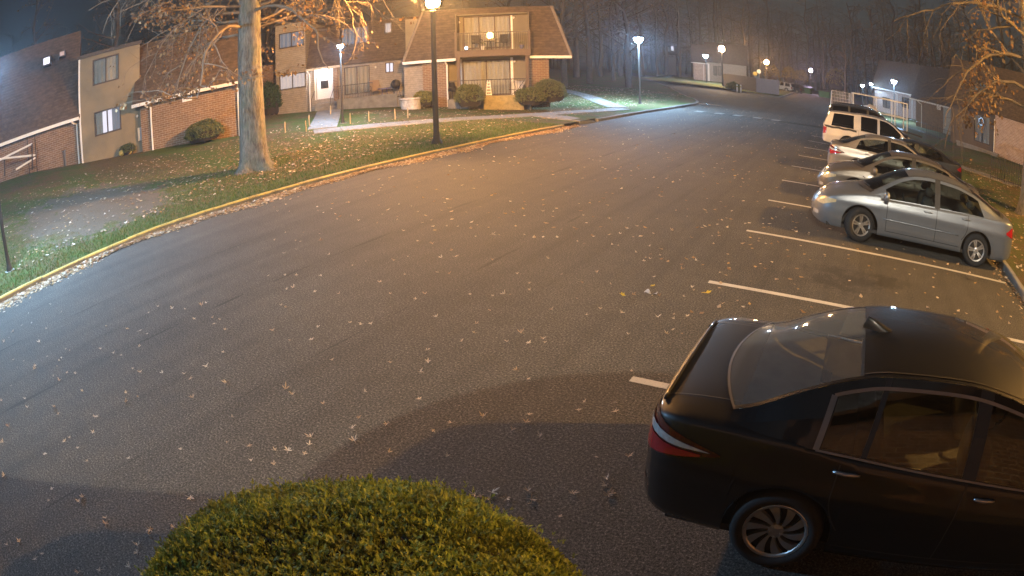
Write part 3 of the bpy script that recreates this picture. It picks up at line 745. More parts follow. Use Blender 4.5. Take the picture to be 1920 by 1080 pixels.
    # wheels
    for a in st['ax']:
        for sgn in (1, -1):
            ty, ri = make_wheel(st, wheel, sgn, 40 if lod else 20)
            w = link('wheel', None, root, (X(a), sgn * (hw - .135), st['r'])); w.rotation_euler = (0, random.uniform(0, 1.2), steer if a > L / 2 else 0); w.rotation_mode = 'ZXY'
            link('tyre', ty, w); link('rim', ri, w)
    # surface-hugging pieces
    def cast(o, d, off):
        h = bvh.ray_cast(Vector(o), Vector(d).normalized())
        if h[0] is None: return None
        n = h[1] if h[1].dot(Vector(d)) < 0 else -h[1]
        return h[0] + n * off
    def patch(nm, top_, bot, frame, mat, off=.006, nu=10, nv=4, parent=None, mats=None):
        def pt(p, q):
            def on(l):
                k = p * (len(l) - 1); i = min(int(k), len(l) - 2); return (lerp(l[i][0], l[i + 1][0], k - i), lerp(l[i][1], l[i + 1][1], k - i))
            A, B = on(bot), on(top_); h, z = lerp(A[0], B[0], q), lerp(A[1], B[1], q)
            o, d = frame(h, z); r_ = cast(o, d, off); return r_
        mb = MB(); G = {}
        for i in range(nu + 1):
            for j in range(nv + 1):
                v = pt(i / nu, j / nv)
                if v is not None: G[i, j] = len(mb.v); mb.v.append(tuple(v))
        for i in range(nu):
            for j in range(nv):
                q = [(i, j), (i + 1, j), (i + 1, j + 1), (i, j + 1)]
                if all(k in G for k in q): mb.face([G[k] for k in q])
        if not mb.f: return None
        return mb.build(nm, mat, parent or root, True)
    def rear_f(h, z): return (X(-.6), h + .0013, z), (1, 0, 0)
    def front_f(h, z): return (X(L + .6), h + .0013, z), (-1, 0, 0)
    zr = zt(.12)
    for sgn in (1, -1):
        side_f = lambda u, z, s=sgn: ((X(u), s * 2.0, z), (0, -s, 0))
        # corner frame: h runs around the rear corner, 0 on the flank, growing towards the middle of the tail
        def tail_f(h, z, s=sgn): return (X(.0) - .9 + .707 * (-h) + .9, s * (hw - .0) + s * (.9) - s * .707 * h, z), (.6, -s * .8, 0)
        def corner_r(h, z, s=sgn): return (X(.10) + .707 * (-h) - .8, s * (hw - .12) - s * .707 * h * 1.0 + s * .8, z), (.707, -s * .707, 0)
        def corner_f(h, z, s=sgn): return (X(L - .14) + .707 * h + .8, s * (hw - .14) - s * .707 * h + s * .8, z), (-.707, -s * .707, 0)
        if tail == 'wide':
            a = zr - .10
            tl = patch('taillight', [(-.41, a - .09), (-.18, a - .01), (.0, a + .05), (.20, a + .06)], [(-.41, a - .10), (-.22, a - .165), (.02, a - .215), (.20, a - .12)], corner_r, M['dark_lens'], .008)
            patch('brake_light', [(-.32, a - .112), (-.16, a - .105), (.02, a - .085), (.18, a - .05)], [(-.32, a - .128), (-.20, a - .158), (.02, a - .208), (.18, a - .11)], corner_r, M['red_lens'], .014, parent=tl)
            patch('reversing_light', [(-.36, a - .088), (-.16, a - .047), (.02, a - .012), (.17, a + .012)], [(-.31, a - .092), (-.18, a - .092), (.02, a - .072), (.17, a - .03)], corner_r, M['clear_lens'], .014, parent=tl)
        elif tail == 'round':
            a = zr - .13
            patch('taillight', [(-.22, a - .02), (-.05, a + .07), (.15, a + .06)], [(-.22, a - .06), (-.05, a - .12), (.15, a - .10)], corner_r, M['red_lens'], .008)
        else:
            patch('taillight', [(-.12, zr - .03), (.02, zr - .02), (.14, zr - .03)], [(-.12, zr - .36), (.02, zr - .40), (.14, zr - .40)], corner_r, M['red_lens'], .008)
        zh = zt(L - .22)
        patch('headlight', [(-.34, zh - .005), (-.1, zh + .0), (.18, zh - .05)], [(-.34, zh - .05), (-.1, zh - .14), (.18, zh - .14)], corner_f, M['amber_lens'] if head == 'amber' else M['clear_lens'], .008)
        patch('fog_light', [(.02, zl(L - .1) + .17), (.22, zl(L - .1) + .17)], [(.02, zl(L - .1) + .10), (.22, zl(L - .1) + .09)], corner_f, M['clear_lens'], .006, 4, 2)
        if lod:
            # door seams, handles, mirrors
            wl = [w for w in wins]
            d0 = st['ax'][0] + .30; d2 = st['ax'][1] - Ra - .16; d1 = (wins[-1][0] + wins[-2][1]) / 2
            mb = MB()
            def seam(pts, wd=.010):
                l = [cast(*side_f(u, z), .003) for u, z in pts]; l = [q for q in l if q is not None]
                if len(l) > 1: mb_ = MB(); mb_.ribbon(l, wd, (0, 1, 0)); mb_.build('door_seam', M['black_plastic'], root)
            zz = lambda u: zs(u) - .006
            for u in (d1, d2): seam([(u, lerp(.30, zz(u), i / 14)) for i in range(15)])
            if style != 'pickup':
                seam([(d0 - .02 + .10 * math.cos(min(1, i / 7) * math.pi / 2) * 0 + (Ra - .26) * max(0, 1 - i / 8) ** 2, lerp(.45, zz(d0), i / 14)) for i in range(15)])
            else: seam([(1.72, lerp(.42, zz(1.7), i / 14)) for i in range(15)])
            seam([(lerp(d0 + .12, d2, i / 20), .30) for i in range(21)])
            for hu in (d1 + .20, d0 + .04 if style != 'pickup' else 1.98):
                zz_ = zs(hu) - .09; l = [cast(*side_f(hu + (i - 3) * .032, zz_), .022 - .004 * abs(i - 3)) for i in range(7)]
                if all(q is not None for q in l):
                    mb = MB(); mb.tube(l, [.008, .013, .014, .014, .014, .013, .008], 6); mb.build('door_handle', M['satin'] if chrome else col, root, True)
            mu = wins[-1][1] - .02; mb = MB(); q = cast(*side_f(mu, zs(mu) - .02), 0)
            if q is not None:
                mb.lathe([(.001, -.05), (.07, -.045), (.10, -.01), (.095, .04), (.06, .06), (.001, .062)], 14, (q.x, q.y + sgn * .13, q.z + .09), axis='x')
                mb.tube([q + Vector((0, 0, .02)), q + Vector((0, sgn * .10, .06))], .022, 6); mb.build('mirror', col, root, True)
            if mould:
                mb = MB(); l = [cast(*side_f(lerp(d0 + .18, d2 + .05, i / 24), .52), .008) for i in range(25)]; l = [q for q in l if q is not None]
                mb.tube(l, .014, 5); mb.build('side_moulding', col, root, True)
        if style == 'pickup':
            mb = MB(); l = [cast(*side_f(lerp(.08, 1.62, i / 20), 1.07 + .012 * math.sin(i * .9)), .008) for i in range(21)]; l = [q for q in l if q is not None]
            mb.ribbon(l, .085, (0, 1, 0)); mb.build('bed_rail', M['black_plastic'], root)
    if plate:
        zp = zr - .24 if tail != 'tall' else .78
        patch('licence_plate', [(-.155, zp + .05), (.155, zp + .05)], [(-.155, zp - .09), (.155, zp - .09)], rear_f, M['plate'], .01, 4, 2)
    patch('grille', [(-.34, zt(L - .10) - .05), (.34, zt(L - .10) - .05)], [(-.30, zt(L - .10) - .14), (.30, zt(L - .10) - .14)], front_f, M['black_plastic'], .006, 8, 2)
    patch('lower_intake', [(-.45, zl(L - .04) + .10), (.45, zl(L - .04) + .10)], [(-.42, zl(L - .04) + .03), (.42, zl(L - .04) + .03)], front_f, M['black_plastic'], .006, 8, 2)
    if lod:
        mb = MB()
        for y in (-.55, .1): mb.tube([(X(ua0 + .16 - .05 * abs(y)), y, zt(ua0) + .05), (X(ua0 + .02), y + .5, zt(ua0) + .06)], .008, 4)
        mb.build('wiper', M['black_plastic'], root)
    return root, bvh, dict(X=X, cast=cast, patch=patch, TP=TP, rear=rear_f)

black = paint('black', (.004, .004, .0045), .0, .5)
car1, bv, fx = make_car('sedan', 'accord', black, (-1.07 + 4.89 / 2, 3.90, 0), 0, 'glossy black sedan with shark fin aerial in the nearest stall', 'cars parked along the kerb', 'swirl', chrome=True, inter=plain('beige_interior', (.58, .54, .46), .9), head='clear', glass_m=glass('pale_sheen_car_glass', (.85, .88, .87), .05, .11), side_glass=glass('smoked_car_glass', (.16, .17, .17)))  # front and rear glass carry a painted pale reflection
mb = MB(); tp = fx['TP'](1.52, 0)
mb.grid(lambda p, q: (tp[0] + .15 - .30 * p, (.05 * (1 - p * .45)) * math.cos(math.pi * q) * math.sin(math.pi * min(.98, .12 + .88 * p)) ** .5, tp[2] - .004 + .085 * (.05 + .95 * ss(0, 1, p)) * math.sin(math.pi * q) * (1 if p < .95 else .3)), 10, 8)
mb.build('aerial_fin', black, car1, True)
mb = MB(); l = [fx['cast']((fx['X'](-.6), lerp(-.62, .62, i / 20), .90), (1, 0, 0), .012) for i in range(21)]
mb.ribbon([q for q in l if q is not None], .028, (1, 0, 0)); mb.build('chrome_strip', M['chrome'], car1)
mb = MB(); l = [fx['TP'](.60 - .0, -1 + 2 * i / 20) for i in range(21)]
lip = [fx['cast']((fx['X'](.15), lerp(-.66, .66, i / 24), 1.6), (0, 0, -1), .012) for i in range(25)]
mb.tube([q for q in lip if q is not None], .012, 5); mb.build('boot_lip', black, car1, True)
for s_ in (-1, 1):
    l = [fx['cast']((fx['X'](.13 + .5 * i / 12), s_ * (.60 - .02 * i / 12), 1.6), (0, 0, -1), .003) for i in range(13)]
    mb = MB(); mb.ribbon([q for q in l if q is not None], .010, (0, 0, 1)); mb.build('boot_seam', M['black_plastic'], car1)
    l = [fx['cast']((fx['X'](-.6), s_ * lerp(.20, .70, i / 12), .62), (1, 0, 0), .004) for i in range(13)]
    mb = MB(); mb.ribbon([q for q in l if q is not None], .012, (1, 0, 0)); mb.build('bumper_seam', M['black_plastic'], car1)
    fx['patch']('bumper_reflector', [(s_ * .50, .44), (s_ * .72, .45)], [(s_ * .50, .41), (s_ * .72, .42)], fx['rear'], M['red_lens'], .006, 5, 1)
fx['patch']('emblem', [(-.70, .69), (-.60, .69)], [(-.70, .63), (-.60, .63)], fx['rear'], M['satin'], .008, 3, 2)

SC = 1.10
ion_blue = paint('pale_blue', (.185, .21, .24), .55, .38)
make_car('sedan', 'ion', ion_blue, (1.92, 12.78, 0), math.pi, 'pale blue sedan with five spoke wheels reversed up to the kerb', 'cars parked along the kerb', 'five', scale=(SC, SC * .98, SC * .98), mould=True, inter=M['interior'], plate=False, tail='round', steer=.42)
grey = paint('pewter', (.15, .138, .12), .5, .38)
make_car('sedan', 'sedan', grey, (1.85, 16.25, 0), math.pi, 'pewter grey sedan reversed in behind the pale blue sedan', 'cars parked along the kerb', 'plain', scale=(1.05, 1.05, 1.05), glass_m=M['car_glass'], plate=False, tail='round')
silver = paint('silver', (.30, .29, .275), .5, .35)
make_car('sedan', 'sedan', silver, (1.95, 20.35, 0), 0, 'silver sedan parked nose in with red tail lights towards the drive', 'cars parked along the kerb', 'plain', scale=(1.03, 1.05, 1.07))
dark = paint('dark_blue', (.012, .014, .020), .2, .3)
make_car('sedan', 'sedan', dark, (2.9, 23.1, 0), math.pi, 'dark sedan reversed in between the silver sedan and the white pickup', 'cars parked along the kerb', 'plain', plate=False, tail='round')
white = paint('white', (.52, .50, .47), .0, .4)
make_car('pickup_truck', 'pickup', white, (1.70, 27.4, 0), 0, 'white pickup with a capped bed and black bed rail', 'cars parked along the kerb', 'plain', glass_m=M['car_glass_dark'], tail='tall', cat='pickup truck', scale=(1.02, 1.03, 1.03))
make_car('estate_car', 'suv', dark, (1.55, 31.3, 0), 0, 'dark people carrier just beyond the white pickup', 'cars parked along the kerb', 'plain', glass_m=M['car_glass_dark'], tail='tall', scale=(1.06, 1.05, 1.17))
make_car('estate_car', 'suv', black, (1.55, 35.2, 0), 0, 'black estate car in front of the white framed trailer', 'cars parked along the kerb', 'plain', glass_m=M['car_glass_dark'], tail='tall', scale=(1.05, 1.05, 1.15))
# ------------------------------------------------------------------ street lamps (real emitters)
def lamp(base, head, label, kind, col, power, cat='street lamp', r=.055, name='street_lamp', size=.17):
    """base: ground point, head: world point of the lit lens; the post stands upright under the head"""
    root = thing(name, (head.x, head.y, base.z), 0, label, cat, 'street lamps'); h = head.z - base.z
    mb = MB(); mb.lathe([(r * 1.9, -.3), (r * 1.9, .10), (r * 1.5, .16), (r * 1.25, .22), (r * 1.05, .5), (r * .85, h - .45), (r * .8, h - .25)], 14); mb.build('post', M['pole'], root, True)
    mb = MB(); mb.box(-.15, .15, -.15, .15, -.3, .05); mb.build('footing', M['concrete_dark'], root)
    rad = power / (math.pi * size * size)
    em = emit('lit_%s_%d' % (kind, round(power)) + '%02d' % round(size * 100), col, rad)
    if kind == 'globe':
        mb = MB(); mb.lathe([(r * .9, h - .30), (r * 2.2, h - .27), (r * 2.4, h - .22), (size * .62, h - size * .98)], 14); mb.build('collar', M['pole'], root, True)
        mb = MB(); mb.lathe([(size * math.cos(t), h + size * math.sin(t)) for t in [R(-80 + 160 * i / 8) for i in range(9)]], 12); mb.build('globe', em, root, True)
        mb = MB(); mb.lathe([(size * .55, h + size * .98), (size * .35, h + size * 1.2), (.02, h + size * 1.35)], 12); mb.build('cap', M['pole'], root, True)
    else:
        # small area luminaire on a short bracket, lit drop lens below
        d = Vector((-head.x, -head.y)).normalized()
        a = math.atan2(d.y, d.x)
        hd = link('lamp_head', None, root, (0, 0, h)); hd.rotation_euler = (0, 0, a)
        mb = MB(); mb.lathe([(.001, .17), (size * .7, .16), (size * 1.25, .11), (size * 1.3, .06), (size * 1.05, .05), (.001, .05)], 14); mb.build('housing', M['pole'], hd, True)
        mb = MB(); mb.lathe([(size * math.cos(t), .05 + size * 1.1 * math.sin(t)) for t in [R(-85 + 85 * i / 5) for i in range(6)]], 12); mb.build('lens', em, hd, True)
        mb = MB(); mb.tube([(-.30, 0, -.5), (-.30, 0, .08), (-.22, 0, .14), (0, 0, .15)], .022, 6); mb.build('bracket', M['pole'], hd)
        root.location = root.location; hd.location = (0, 0, h)
        for o in list(C.objects):
            if o.parent == root and o.name.startswith(('post', 'footing')): o.location = (-.30 * d.x, -.30 * d.y, 0)
    return root
LP = {}
def lamp_px(bx, by, hx, hy, *a, **k):
    b_ = gp(bx, by); d = math.hypot(b_.x, b_.y); hp = at(hx, hy, d); hp.x, hp.y = b_.x, b_.y
    return lamp(b_, hp, *a, **k)
lamp_px(20, 515, -12, 128, 'slim dark lamp post with cold white head standing alone by the worn soil', 'led', (.34, .64, 1.0), 165)
lamp_px(819, 271, 816, 4, 'tall post lamp with glowing orange globe beside the yellow kerb', 'globe', (1.0, .47, .13), 330, r=.10, size=.24)
lamp_px(643, 233, 640, 86, 'slim lamp post with cold white head before the lit front door', 'led', LED, 52, r=.05, size=.15)
lamp_px(1200, 196, 1200, 73, 'lamp post with dazzling blue white head on the grass corner of the side street', 'led', LED, 260, r=.07, size=.28)
def lamp_far(px, py, dist, label, kind, col, power, size, z0=0.0, r=.07):
    h = at(px, py, dist); return lamp(Vector((h.x, h.y, z0)), h, label, kind, col, power, r=r, size=size)
lamp_far(1323, 104, 100, 'distant post with blue white lamp in front of the far apartment block', 'led', LED, 70, .42, .2)
lamp_far(1353, 92, 92, 'distant orange lamp on a tall post beside the grey bin enclosure', 'globe', (1.0, .66, .36), 200, .46, .1, .12)
lamp_far(1437, 117, 122, 'distant deep orange lamp above the far parked cars', 'globe', (1.0, .50, .18), 220, .46, .0, .12)
lamp_far(1520, 132, 128, 'distant violet white lamp above the green bins', 'globe', (.80, .66, 1.0), 70, .36, .0, .08)
lamp_far(1676, 152, 70, 'cold white lamp over the courtyard at the end of the right hand building', 'led', LED, 170, .34, .2)
lamp_far(1617, 160, 86, 'lower of two small white lamps beyond the trailer', 'led', LED, 20, .26, .2)
lamp_far(1633, 157, 90, 'higher of two small white lamps beyond the trailer', 'led', LED, 20, .26, .2)
# two lamps that stand just out of frame: a tall one behind the near building, one that lights the right hand stalls
lamp(Vector((2.0, -11.0, 0)), Vector((2.0, -11.0, 11.5)), 'tall orange street lamp standing behind the near building', 'globe', (1.0, .86, .66), 470, r=.12, size=.13)
lamp(Vector((14.5, 12.5, .4)), Vector((14.5, 12.5, 9.0)), 'tall orange street lamp on the grass right of the parked cars', 'globe', (1.0, .50, .12), 620, r=.12, size=.24)
# ------------------------------------------------------------------ apartment buildings
class Block:
    def __init__(s, name, L, Rr, label, cat='apartment building', zb=None):
        s.a, s.b = Vector((L.x, L.y)), Vector((Rr.x, Rr.y)); d = (s.b - s.a); s.len = d.length; s.u = d.normalized(); s.n = Vector((-s.u.y, s.u.x))
        if s.n.dot(s.a) < 0: s.n = -s.n          # inward, away from the camera
        s.z0 = zb if zb is not None else min(L.z, Rr.z)
        s.root = thing(name, (s.a.x, s.a.y, s.z0), math.atan2(s.u.y, s.u.x), label, cat)
    def hit(s, px, py, off=0.0):
        d = ray(px, py); k = ((s.a + s.n * off).dot(s.n)) / Vector((d.x, d.y)).dot(s.n)
        p = Vector((d.x * k, d.y * k)); return (p - s.a).dot(s.u), CH + d.z * k - s.z0
    def rect(s, x0, y0, x1, y1, off=0.0):
        ym, xm = (y0 + y1) / 2, (x0 + x1) / 2
        return s.hit(x0, ym, off)[0], s.hit(x1, ym, off)[0], s.hit(xm, y1, off)[1], s.hit(xm, y0, off)[1]
    def box(s, name, mat, u0, u1, y0, y1, z0, z1, parent=None):
        return MB().box(u0, u1, y0, y1, z0, z1).build(name, mat, parent or s.root)
    def wall(s, name, mat, u0, u1, z0, z1, y0, y1, holes=()):
        """slab u0..u1, z0..z1, thickness y0..y1 with rectangular openings"""
        us = sorted({u0, u1} | {h[0] for h in holes} | {h[1] for h in holes}); zs_ = sorted({z0, z1} | {h[2] for h in holes} | {h[3] for h in holes})
        us = [u for u in us if u0 - 1e-6 <= u <= u1 + 1e-6]; zs_ = [z for z in zs_ if z0 - 1e-6 <= z <= z1 + 1e-6]; mb = MB()
        def inh(u, z): return any(h[0] < u < h[1] and h[2] < z < h[3] for h in holes)
        for a, b in zip(us, us[1:]):
            for c, d in zip(zs_, zs_[1:]):
                if not inh((a + b) / 2, (c + d) / 2): mb.quad((a, y0, c), (b, y0, c), (b, y0, d), (a, y0, d)); mb.quad((a, y1, c), (a, y1, d), (b, y1, d), (b, y1, c))
        for h in holes:
            a, b, c, d = h
            mb.quad((a, y0, c), (a, y0, d), (a, y1, d), (a, y1, c)); mb.quad((b, y0, c), (b, y1, c), (b, y1, d), (b, y0, d))
            mb.quad((a, y0, c), (a, y1, c), (b, y1, c), (b, y0, c)); mb.quad((a, y0, d), (b, y0, d), (b, y1, d), (a, y1, d))
        mb.quad((u0, y0, z0), (u0, y0, z1), (u0, y1, z1), (u0, y1, z0)); mb.quad((u1, y0, z0), (u1, y1, z0), (u1, y1, z1), (u1, y0, z1))
        mb.quad((u0, y0, z1), (u1, y0, z1), (u1, y1, z1), (u0, y1, z1))
        return mb.build(name, mat, s.root)
    def window(s, r, y, n=2, lit=None, name='window', frame=None, curtain=True, dep=.05, blinds=0):
        u0, u1, z0, z1 = r; fr = frame or M['dark_trim']; t = .055; mb = MB()
        mb.box(u0 - .02, u1 + .02, y - .03, y + dep, z0 - .02, z0 + t); mb.box(u0 - .02, u1 + .02, y - .03, y + dep, z1 - t, z1 + .02)
        xs = [u0 + (u1 - u0) * i / n for i in range(n + 1)]
        for i, x in enumerate(xs):
            a, b = (x - .02, x + t) if i == 0 else ((x - t, x + .02) if i == n else (x - t / 2, x + t / 2))
            mb.box(a, b, y - .028, y + dep - .002, z0 + t, z1 - t)
        w = mb.build(name, fr, s.root)
        for a, b in zip(xs, xs[1:]):
            MB().quad((a + .02, y + .012, z0 + .02), (b - .02, y + .012, z0 + .02), (b - .02, y + .012, z1 - .02), (a + .02, y + .012, z1 - .02)).build('pane', M['window_glass'], w)
        if curtain or lit:
            k = max(2, round((u1 - u0) / .14)); cm = MB(); zb = z0 + .03
            cm.grid(lambda p, q: (lerp(u0 + .02, u1 - .02, p), y + .12 + .03 * math.sin(p * k * math.pi), lerp(zb, z1 - .03, q)), k * 2, 1)
            cm.build('blind' if blinds else 'curtain', lit if lit else M['curtain'], w)
        return w
    def mansard(s, u0, u1, ze, zt, out=.45, inn=1.3, end=0.0, d=8.0, mat=None, end0=None):
        e0 = end if end0 is None else end0
        mb = MB(); A = [(u0, -out, ze), (u1, -out, ze), (u1, d, ze), (u0, d, ze)]; B = [(u0 + e0, inn, zt), (u1 - end, inn, zt), (u1 - end, d, zt), (u0 + e0, d, zt)]
        mb.add(A + B, [(0, 1, 5, 4), (1, 2, 6, 5), (2, 3, 7, 6), (3, 0, 4, 7), (4, 5, 6, 7), (3, 2, 1, 0)])
        r = mb.build('roof', mat or M['shingle'], s.root)
        if e0 or end:
            for (a, b, on) in ((A[0], B[0], e0), (A[1], B[1], end)):
                if on: MB().tube([a, b], .07, 5).build('hip_cap', M['shingle_ridge'], r)
        return r
    def gutter(s, u0, u1, z, y=-.50):
        return MB().box(u0, u1, y - .07, y + .05, z - .10, z + .06).build('gutter', M['white_trim'], s.root)
    def downpipe(s, u, z1, z0=-.1, y=-.09, jog=.35):
        mb = MB(); mb.tube([(u - jog, -.46, z1), (u - jog * .5, -.30, z1 - .16), (u, y, z1 - .24), (u, y, z0)], .05, 6); return mb.build('downpipe', M['white_trim'], s.root)
    def light(s, u, z, y=-.1, lit=None, r=.07):
        mb = MB(); mb.lathe([(r * math.cos(t), z + r * math.sin(t)) for t in [R(-85 + 170 * i / 6) for i in range(7)]], 10, (u, y, 0)); return mb.build('wall_light', lit or M['white_trim'], s.root, True)
M['shingle_ridge'] = plain('ridge_shingle', (.20, .17, .15), .9)
LITW = emit('lit_curtain_white', (.92, .86, 1.0), .34, False); LITP = emit('lit_curtain_pink', (1.0, .80, .76), .20, False); LITC = emit('dim_lit_curtain', (.66, .70, .86), .085, False)
PORCH = emit('porch_light', (.95, .93, 1.0), 130)
tan = M['stucco']

# --- building at the left edge: roofed brick wing and two storey tan front
b1 = Block('apartment_building', at(-150, 330, 33.0), at(265, 286, 31.0), 'two storey tan walled apartment building at the left edge', zb=.55)
ub = b1.hit(151, 250)[0]; ue = b1.hit(264, 240)[0]; ze = b1.hit(128, 227, -.45)[1]; ztp = b1.hit(205, 98)[1]
b1.wall('brick_wall', M['brick'], 0, ub, -1, ze, .0, .3); b1.mansard(-.3, ub + .02, ze, ztp + 1.9, inn=1.9); b1.gutter(-.3, ub - .05, ze); b1.downpipe(b1.hit(146, 270)[0], ze - .05)
r1 = b1.rect(177, 205, 226, 249); r2 = b1.rect(174, 108, 222, 155)
b1.wall('tan_wall', tan, ub, ue, -1, ztp, -.32, 8.0, [(r1[0], r1[1], r1[2], r1[3]), (r2[0], r2[1], r2[2], r2[3])])
b1.box('roof_edge', M['dark_trim'], ub - .1, ue + .1, -.42, 8, ztp, ztp + .18)
b1.box('corner_board', M['white_trim'], ub - .03, ub + .07, -.36, -.30, -.6, ztp)
w1 = b1.window(r1, -.30, 2, curtain=False); b1.window(r2, -.30, 2, curtain=True)
um = (r1[0] + r1[1]) / 2; cw = (r1[1] - r1[0])
for a, b, m_ in ((r1[0] + .05, um - cw * .18, M['curtain']), (um - cw * .18, um - .04, LITW), (um + .04, um + cw * .18, LITW), (um + cw * .18, r1[1] - .05, LITC)):
    MB().grid(lambda p, q: (lerp(a, b, p), -.16 + .03 * math.sin(p * 9), lerp(r1[2] + .05, r1[3] - .05, q)), 8, 1).build('curtain', m_, w1)
MB().box(r1[0], r1[1], .05, .06, r1[2], r1[3]).build('room', M['dark_trim'], w1); MB().box(r2[0], r2[1], .05, .06, r2[2], r2[3]).build('room', M['dark_trim'], w1)
q = b1.hit(256, 218); b1.light(q[0], q[1], -.42)
q = b1.rect(257, 238, 274, 262); MB().box(q[0], q[1], -.50, -.33, q[2], q[3]).build('meter_box', M['satin'], b1.root)
q = b1.hit(62, 290)
mb = MB()
for du in (-.25, .25):
    mb.tube([(q[0] + du, -.55, ze - .1), (q[0] + du, -.55, -.1)], .03, 6)
for zz in (.3, .8, 1.3, 1.8): mb.tube([(q[0] - .25, -.55, zz), (q[0] + .25, -.55, zz)], .02, 5)
mb.build('porch_trellis', M['black_metal'], b1.root)
# dormer lights in the dark roof
for (x0, y0, x1, y1, m_) in ((83, 110, 94, 122, emit('lit_dormer', (.85, .82, 1.0), .5, False)), (113, 99, 121, 106, emit('pink_dormer', (1.0, .62, .55), .14, False))):
    q = b1.rect(x0, y0, x1, y1, .6); f = MB().box(q[0] - .06, q[1] + .06, .1, 1.0, q[2] - .06, q[3] + .06).build('window', M['dark_trim'], b1.root)
    MB().quad((q[0], .09, q[2]), (q[1], .09, q[2]), (q[1], .09, q[3]), (q[0], .09, q[3])).build('pane', m_, f)

# --- brick wing with house number
b2 = Block('brick_wing', at(268, 290, 30.3), at(452, 258, 29.4), 'low brick wing with brown shingle roof and house number plaque', zb=.55)
zeL, zeR = b2.hit(268, 192, -.45)[1], b2.hit(448, 156, -.45)[1]; ze = (zeL + zeR) / 2; ur = b2.len
b2.wall('brick_wall', M['brick'], .0, ur, -1, ze, 0, 6)
b2.mansard(-.35, ur + .30, ze, ze + 3.2, inn=1.5, d=9); b2.gutter(-.35, ur + .28, ze); b2.downpipe(b2.hit(285, 240)[0], ze - .05, jog=.3)
q = b2.rect(342, 178, 360, 190); pl = MB().box(q[0], q[1], -.05, 0, q[2], q[3]).build('number_plaque', M['white_trim'], b2.root)
fc = bpy.data.curves.new('number', 'FONT'); fc.body = '1450'; fc.size = (q[3] - q[2]) * .72; fc.align_x = 'CENTER'; fc.extrude = .004
fo = bpy.data.objects.new('number', fc); C.objects.link(fo); bpy.context.view_layer.update()
me = bpy.data.meshes.new_from_object(fo.evaluated_get(bpy.context.evaluated_depsgraph_get())); bpy.data.objects.remove(fo); me.materials.clear(); me.materials.append(M['dark_trim'])
fo = link('number', me, pl, ((q[0] + q[1]) / 2, -.058, q[2] + .08)); fo.rotation_euler = (R(90), 0, 0)
b2.downpipe(ur - .05, ze - .05, jog=-.1)

# --- middle unit: panelled bay, lit white door, patio
b3 = Block('townhouse', at(486, 216, 41.5), at(792, 202, 39.5), 'townhouse with brightly lit white front door and small patio', zb=.55)
zt3 = b3.hit(545, 46)[1]; u0, u1 = b3.hit(521, 150)[0], b3.hit(577, 150)[0]
rl, ru = b3.rect(524, 138, 573, 166, -.5), b3.rect(523, 60, 570, 88, -.5)
b3.wall('brick_wall', M['brick'], -.5, u0 - .02, -1, zt3 - 2.6, .0, 6)
b3.wall('panelled_bay', M['siding'], u0, u1, -.9, zt3, -.5, 6, [rl, ru])
for r_, lt in ((rl, LITP), (ru, LITC)):
    b3.window(r_, -.47, 2, lit=lt)
ze = b3.hit(600, 128, -.45)[1]; ud = b3.rect(592, 131, 623, 186)
b3.box('roof_edge', M['dark_trim'], u0 - .1, u1 + .1, -.56, 6, zt3, zt3 + .12)
ra = b3.rect(645, 124, 693, 176); rw = b3.rect(722, 117, 738, 136); uN = b3.len + .4
up1, up2 = b3.rect(642, 52, 692, 98, .6), b3.rect(722, 43, 735, 62, .6)
b3.wall('siding_wall', M['siding'], u1 + .02, uN, -.9, ze + .25, .12, .5, [ud, ra, rw])
b3.mansard(u1 + .02, uN + .5, ze, b3.hit(650, 44, .9)[1], inn=1.3); b3.gutter(u1 + .02, b3.hit(640, 128)[0], ze)
b3.downpipe(b3.hit(582, 170)[0], ze - .05, jog=.12, y=-.2)
dr = MB().box(ud[0] + .03, ud[1] - .03, .2, .26, ud[2] + .02, ud[3] - .03).build('door', plain('white_door', (.80, .79, .80), .4, var=.03), b3.root)
uc = (ud[0] + ud[1]) / 2; hz = ud[3] - ud[2]
MB().box(uc - .26, uc + .26, .185, .205, ud[2] + hz * .36, ud[2] + hz * .63).build('door_window', M['window_dark'], dr)
for du in (-.16, .16): MB().box(uc + du - .07, uc + du + .07, .19, .205, ud[2] + hz * .88, ud[2] + hz * .92).build('fanlight', M['curtain'], dr)
MB().lathe([(.001, .03), (.03, .02), (.035, -.01), (.001, -.03)], 8, (ud[1] - .12, .17, ud[2] + hz * .45)).build('handle', M['satin'], dr)
mb = MB(); mb.box(ud[0] - .1, ud[0], .06, .2, ud[2], ud[3] + .1); mb.box(ud[1], ud[1] + .1, .06, .2, ud[2], ud[3] + .1); mb.box(ud[0], ud[1], .06, .2, ud[3], ud[3] + .1); mb.build('door_frame', M['white_trim'], b3.root)
b3.light(uc, ud[3] + .12, -.25, PORCH, .09)
# brick pier beside the door, patio doors, small lit window, upper windows
q = b3.rect(625, 128, 634, 186); b3.box('brick_pier', M['brick'], q[0], q[1], -.05, .14, -.4, ze - .02)
b3.window(ra, .16, 2, name='patio_door', curtain=True); b3.window(rw, .16, 2, lit=LITW)
b3.window(up1, .28, 4, lit=LITC, name='patio_door'); b3.window(up2, .35, 1, lit=LITP)
b3.box('room', M['dark_trim'], u1 + .3, uN, 1.0, 1.1, -.5, ze)
q = b3.hit(700, 116); 
b3.light(b3.hit(704, 126)[0], b3.hit(704, 126)[1], 0.0)
